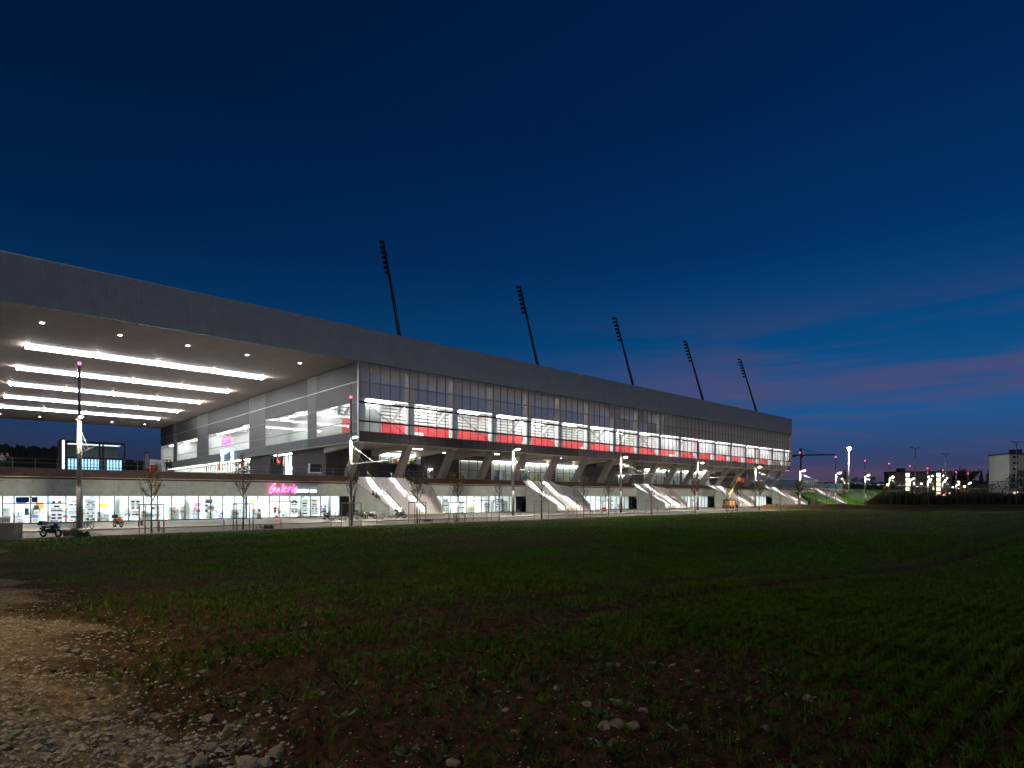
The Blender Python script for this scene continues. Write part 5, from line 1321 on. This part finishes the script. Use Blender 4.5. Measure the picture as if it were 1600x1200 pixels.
# ------------------------------------------------------------------ young crop, stones and weeds on the field
def blades(n, rmin, rmax, seed, amin, amax, rows=True, tuft=1):
    rg = np.random.default_rng(seed)
    u = rg.random(n); R = rmin * (rmax / rmin) ** u                      # even on the picture, not on the ground
    A = np.radians(rg.uniform(amin, amax, n)); X, Y = np.sin(A) * R, np.cos(A) * R
    s, o = facade_so(X, Y)
    if rows:
        pitch = .23; oc = np.round(o / pitch) * pitch + rg.normal(0, .035, n); dX = (oc - o); X, Y = X + NO.x * dX, Y + NO.y * dX; o = oc
    R = np.hypot(X, Y); tr = track_side(X, Y)
    dens = .20 + .95 * sstep(.36, .66, vnoise(X * .32, Y * .32, 61)) * (.5 + .5 * vnoise(X * 1.5, Y * 1.5, 62))
    far = sstep(7, 20, R); dens = dens * (1 - far) + far * (.75 + .4 * vnoise(s * .05, o * .6, 63))
    dens = dens * (1 - far * (1 - (.22 + .78 * sstep(.25, .62, vnoise(s * .07, o * .45, 21))) * (.55 + .45 * sstep(.30, .55, vnoise(s * .30, o * .55, 23)))))
    right = sstep(-.5, 3.5, X - .12 * Y); dens = np.maximum(dens, right * (.55 + .5 * vnoise(X * 1.1, Y * 1.1, 65)))
    dens *= .22 + .78 * sstep(2.0, 14.0, s + .10 * (70 - o)) ; dens *= 1 - .75 * sstep(9, 5.2, R) * sstep(3.2, .8, X)
    bare = np.exp(-(((X - 2.2) / 1.5) ** 2 + ((Y - 7.0) / 1.1) ** 2)) ; dens *= 1 - .9 * np.clip(bare, 0, 1)
    for oc in TRACKS: dens *= 1 - .9 * np.exp(-((o - oc) / .42) ** 2)
    dens *= sstep(.2, -1.3, tr); dens *= (o > O_FIELD + .3); yb = 146 - .055 * (X - 58); dens *= ~((Y > yb - 1) & (X > 52))
    keep = rg.random(n) < dens; X, Y, R = X[keep], Y[keep], R[keep]
    X, Y, R = np.repeat(X, tuft), np.repeat(Y, tuft), np.repeat(R, tuft); n = len(X); X = X + rg.normal(0, .014, n) * (tuft > 1); Y = Y + rg.normal(0, .014, n) * (tuft > 1)
    Z = height(X, Y) - .01
    L_ = rg.uniform(.07, .17, n) * (1 + .35 * sstep(10, 40, R)); Wd = np.maximum(.0024, R * .00034) * rg.uniform(.8, 1.3, n)
    ph = rg.uniform(0, 2 * np.pi, n); tilt = rg.uniform(.15, .95, n)
    dx, dy = np.cos(ph) * tilt, np.sin(ph) * tilt; nrm = np.sqrt(dx * dx + dy * dy + 1); dx, dy, dz = dx / nrm, dy / nrm, 1 / nrm
    wx, wy = -np.sin(ph) * Wd, np.cos(ph) * Wd
    B = np.stack([X, Y, Z], -1); Dv = np.stack([dx, dy, dz], -1) * L_[:, None]; Wv = np.stack([wx, wy, np.zeros(n)], -1)
    mid = B + Dv * .55; tip = B + Dv; tip[:, 2] -= L_ * tilt * .28
    V = np.stack([B - Wv, B + Wv, mid + Wv * .9, tip, mid - Wv * .9], 1).reshape(-1, 3)
    return V, n
def crop_object(name, parts, m, label):
    V = np.concatenate([p[0] for p in parts]); n = sum(p[1] for p in parts)
    me = bpy.data.meshes.new(name); me.vertices.add(len(V)); me.vertices.foreach_set('co', V.astype(np.float32).ravel())
    me.loops.add(n * 5); me.loops.foreach_set('vertex_index', np.arange(n * 5, dtype=np.int32)); me.polygons.add(n); me.polygons.foreach_set('loop_start', np.arange(n, dtype=np.int32) * 5)
    me.update(calc_edges=True); me.validate()
    o = place(name, me, m); tag(o, label, 'crop', kind='stuff'); return o
M_crop = mat('young_wheat', (.048, .125, .008), .8, 0, .3, .9, col2=(.12, .22, .026), spec=.06)
crop_object('young_crop', [blades(62000, 3.4, 16, 1, -46, 46, True, 5), blades(300000, 7, 60, 2, -46, 46), blades(140000, 40, 150, 3, -46, 42, False)], M_crop, 'young green crop growing in rows across the field')
# weeds: low leafy rosettes
wr = np.random.default_rng(9); wd = MB()
for _ in range(170):
    R = 4.2 * (22 / 4.2) ** wr.random(); A = math.radians(wr.uniform(-44, 44)); x, y = math.sin(A) * R, math.cos(A) * R
    if track_side(np.array(x), np.array(y)) > 1.5: continue
    z = float(height(x, y))
    for k in range(int(wr.integers(5, 12))):
        a = wr.uniform(0, 6.28); l = wr.uniform(.04, .11); d = Vector((math.cos(a), math.sin(a), wr.uniform(.15, .8))).normalized() * l; w_ = Vector((-math.sin(a), math.cos(a), 0)) * l * .28; c = Vector((x + wr.normal(0, .04), y + wr.normal(0, .04), z))
        wd.quad(c, c + d * .55 + w_, c + d, c + d * .55 - w_)
o_ = wd.build('low_weeds', M_leaf_green); tag(o_, 'low broad-leaved weeds scattered over the soil', 'weeds', kind='stuff')
# stones: the larger ones singly, small ones together
M_stone = mat('field_stone', (.26, .215, .155), .85, 0, .25, 9, .4, 40); M_stone2 = mat('pale_stone', (.36, .32, .26), .85, 0, .2, 9, .4, 40)
stones = [rock_mesh(1.0, 70 + i, 2, .6) for i in range(7)]
for me in stones: me.materials.append(M_stone)
SPOT = [(963, 1099, .050), (962, 1135, .062), (988, 1137, .052), (943, 1137, .05), (790, 1112, .036), (917, 1102, .036), (812, 1092, .026), (318, 1051, .045), (324, 1125, .05), (360, 1140, .05), (382, 1162, .046), (429, 1180, .06), (330, 1172, .05), (312, 1192, .055), (246, 1122, .05),
        (385, 1196, .065), (413, 1194, .05), (214, 1118, .06), (119, 1020, .06), (100, 1018, .05), (160, 1060, .05), (185, 1048, .045), (1050, 1041, .035), (1228, 1087, .030), (1262, 1092, .045), (1005, 1112, .045), (1090, 1050, .03), (620, 1060, .04), (503, 1085, .03), (806, 1145, .03), (869, 1076, .025), (966, 1040, .03), (708, 1194, .045), (1196, 1140, .03)]
def field_point(px, py):                                    # sight line meets the uneven ground
    d = Vector(((px - 800) / FPX, 1, (HORIZON - py) / FPX)); t = 2.0
    while t < 200:
        q = Vector((0, 0, H)) + d * t
        if q.z <= float(height(q.x, q.y)): return q
        t += .03
    return q
for i, (px, py, r_) in enumerate(SPOT):
    q = field_point(px, py); o_ = place('field_stone', stones[i % 7], None, None, (q.x, q.y, q.z + r_ * .22)); k = r_ * 1.15; o_.scale = (k, k, k); o_.rotation_euler = (RND.uniform(-.3, .3), RND.uniform(-.3, .3), RND.uniform(0, 6.28))
    tag(o_, 'pale rounded stone lying loose on the bare soil of the field', 'stone', 'loose stones on the soil')
peb = np.random.default_rng(5); PV, PF = [], []
import itertools
base = [(1, 0, 0), (-1, 0, 0), (0, 1, 0), (0, -1, 0), (0, 0, .7), (0, 0, -.5)]; tri = [(0, 2, 4), (2, 1, 4), (1, 3, 4), (3, 0, 4), (2, 0, 5), (1, 2, 5), (3, 1, 5), (0, 3, 5)]
def pebble_cloud(n, rmin, rmax, a0, a1, smin, smax, pred):
    R = rmin * (rmax / rmin) ** peb.random(n); A = np.radians(peb.uniform(a0, a1, n)); X, Y = np.sin(A) * R, np.cos(A) * R
    kp = pred(X, Y, peb.random(n)); X, Y = X[kp], Y[kp]; Z = height(X, Y); sz = peb.uniform(smin, smax, len(X)) * peb.uniform(.5, 1.3, len(X))
    for x, y, z, s_ in zip(X, Y, Z, sz):
        b_ = len(PV); a = peb.uniform(0, 6.28); ca, sa = math.cos(a), math.sin(a); k1, k2 = peb.uniform(.7, 1.4), peb.uniform(.6, 1.1)
        for vx, vy, vz in base:
            vx, vy = vx * k1 * (1 + .3 * peb.uniform(-1, 1)), vy * k2; PV.append((x + (vx * ca - vy * sa) * s_, y + (vx * sa + vy * ca) * s_, z + vz * s_ * .8))
        PF.extend((b_ + i, b_ + j, b_ + k) for i, j, k in tri)
pebble_cloud(13000, 3.6, 28, -45, 44, .004, .015, lambda X, Y, u: u < .25 + .6 * vnoise(X * .5, Y * .5, 77) - .45 * sstep(.5, 4, X - .1 * Y))
pebble_cloud(16000, 3.6, 26, -48, -20, .008, .032, lambda X, Y, u: (track_side(X, Y) > -1.1) & (u < .35 + .65 * sstep(-.9, .6, track_side(X, Y))))
b = MB(); b.v, b.f = PV, PF
o_ = b.build('pebbles', M_stone2); tag(o_, 'small pale pebbles strewn over the soil and track', 'pebbles', kind='stuff')
# a warm street lamp beside the gravel track
lp = thing('track_lamp', 'street lamp with warm light beside the gravel track, just out of the picture', 'street lamp', (-10.8, 6.2, 1.1), -.2)
MB().tube([(0, 0, -.2), (0, 0, 7.8)], [.10, .06], 8).build('pole', M_steel, lp, True); MB().tube([(0, 0, 7.8), (1.2, 0, 8.1)], .045, 6).build('arm', M_steel, lp)
hd = MB().hexa([(.9, -.15, 8.02), (1.7, -.12, 8.06), (1.7, .12, 8.06), (.9, .15, 8.02), (.95, -.1, 8.2), (1.65, -.08, 8.2), (1.65, .08, 8.2), (.95, .1, 8.2)]).build('lamp_head', M_alu, lp)
MB().box(1.0, 1.6, -.1, .1, 7.985, 8.015).build('lens', glow('warm_track_light', (1.0, .76, .44), 760), hd)
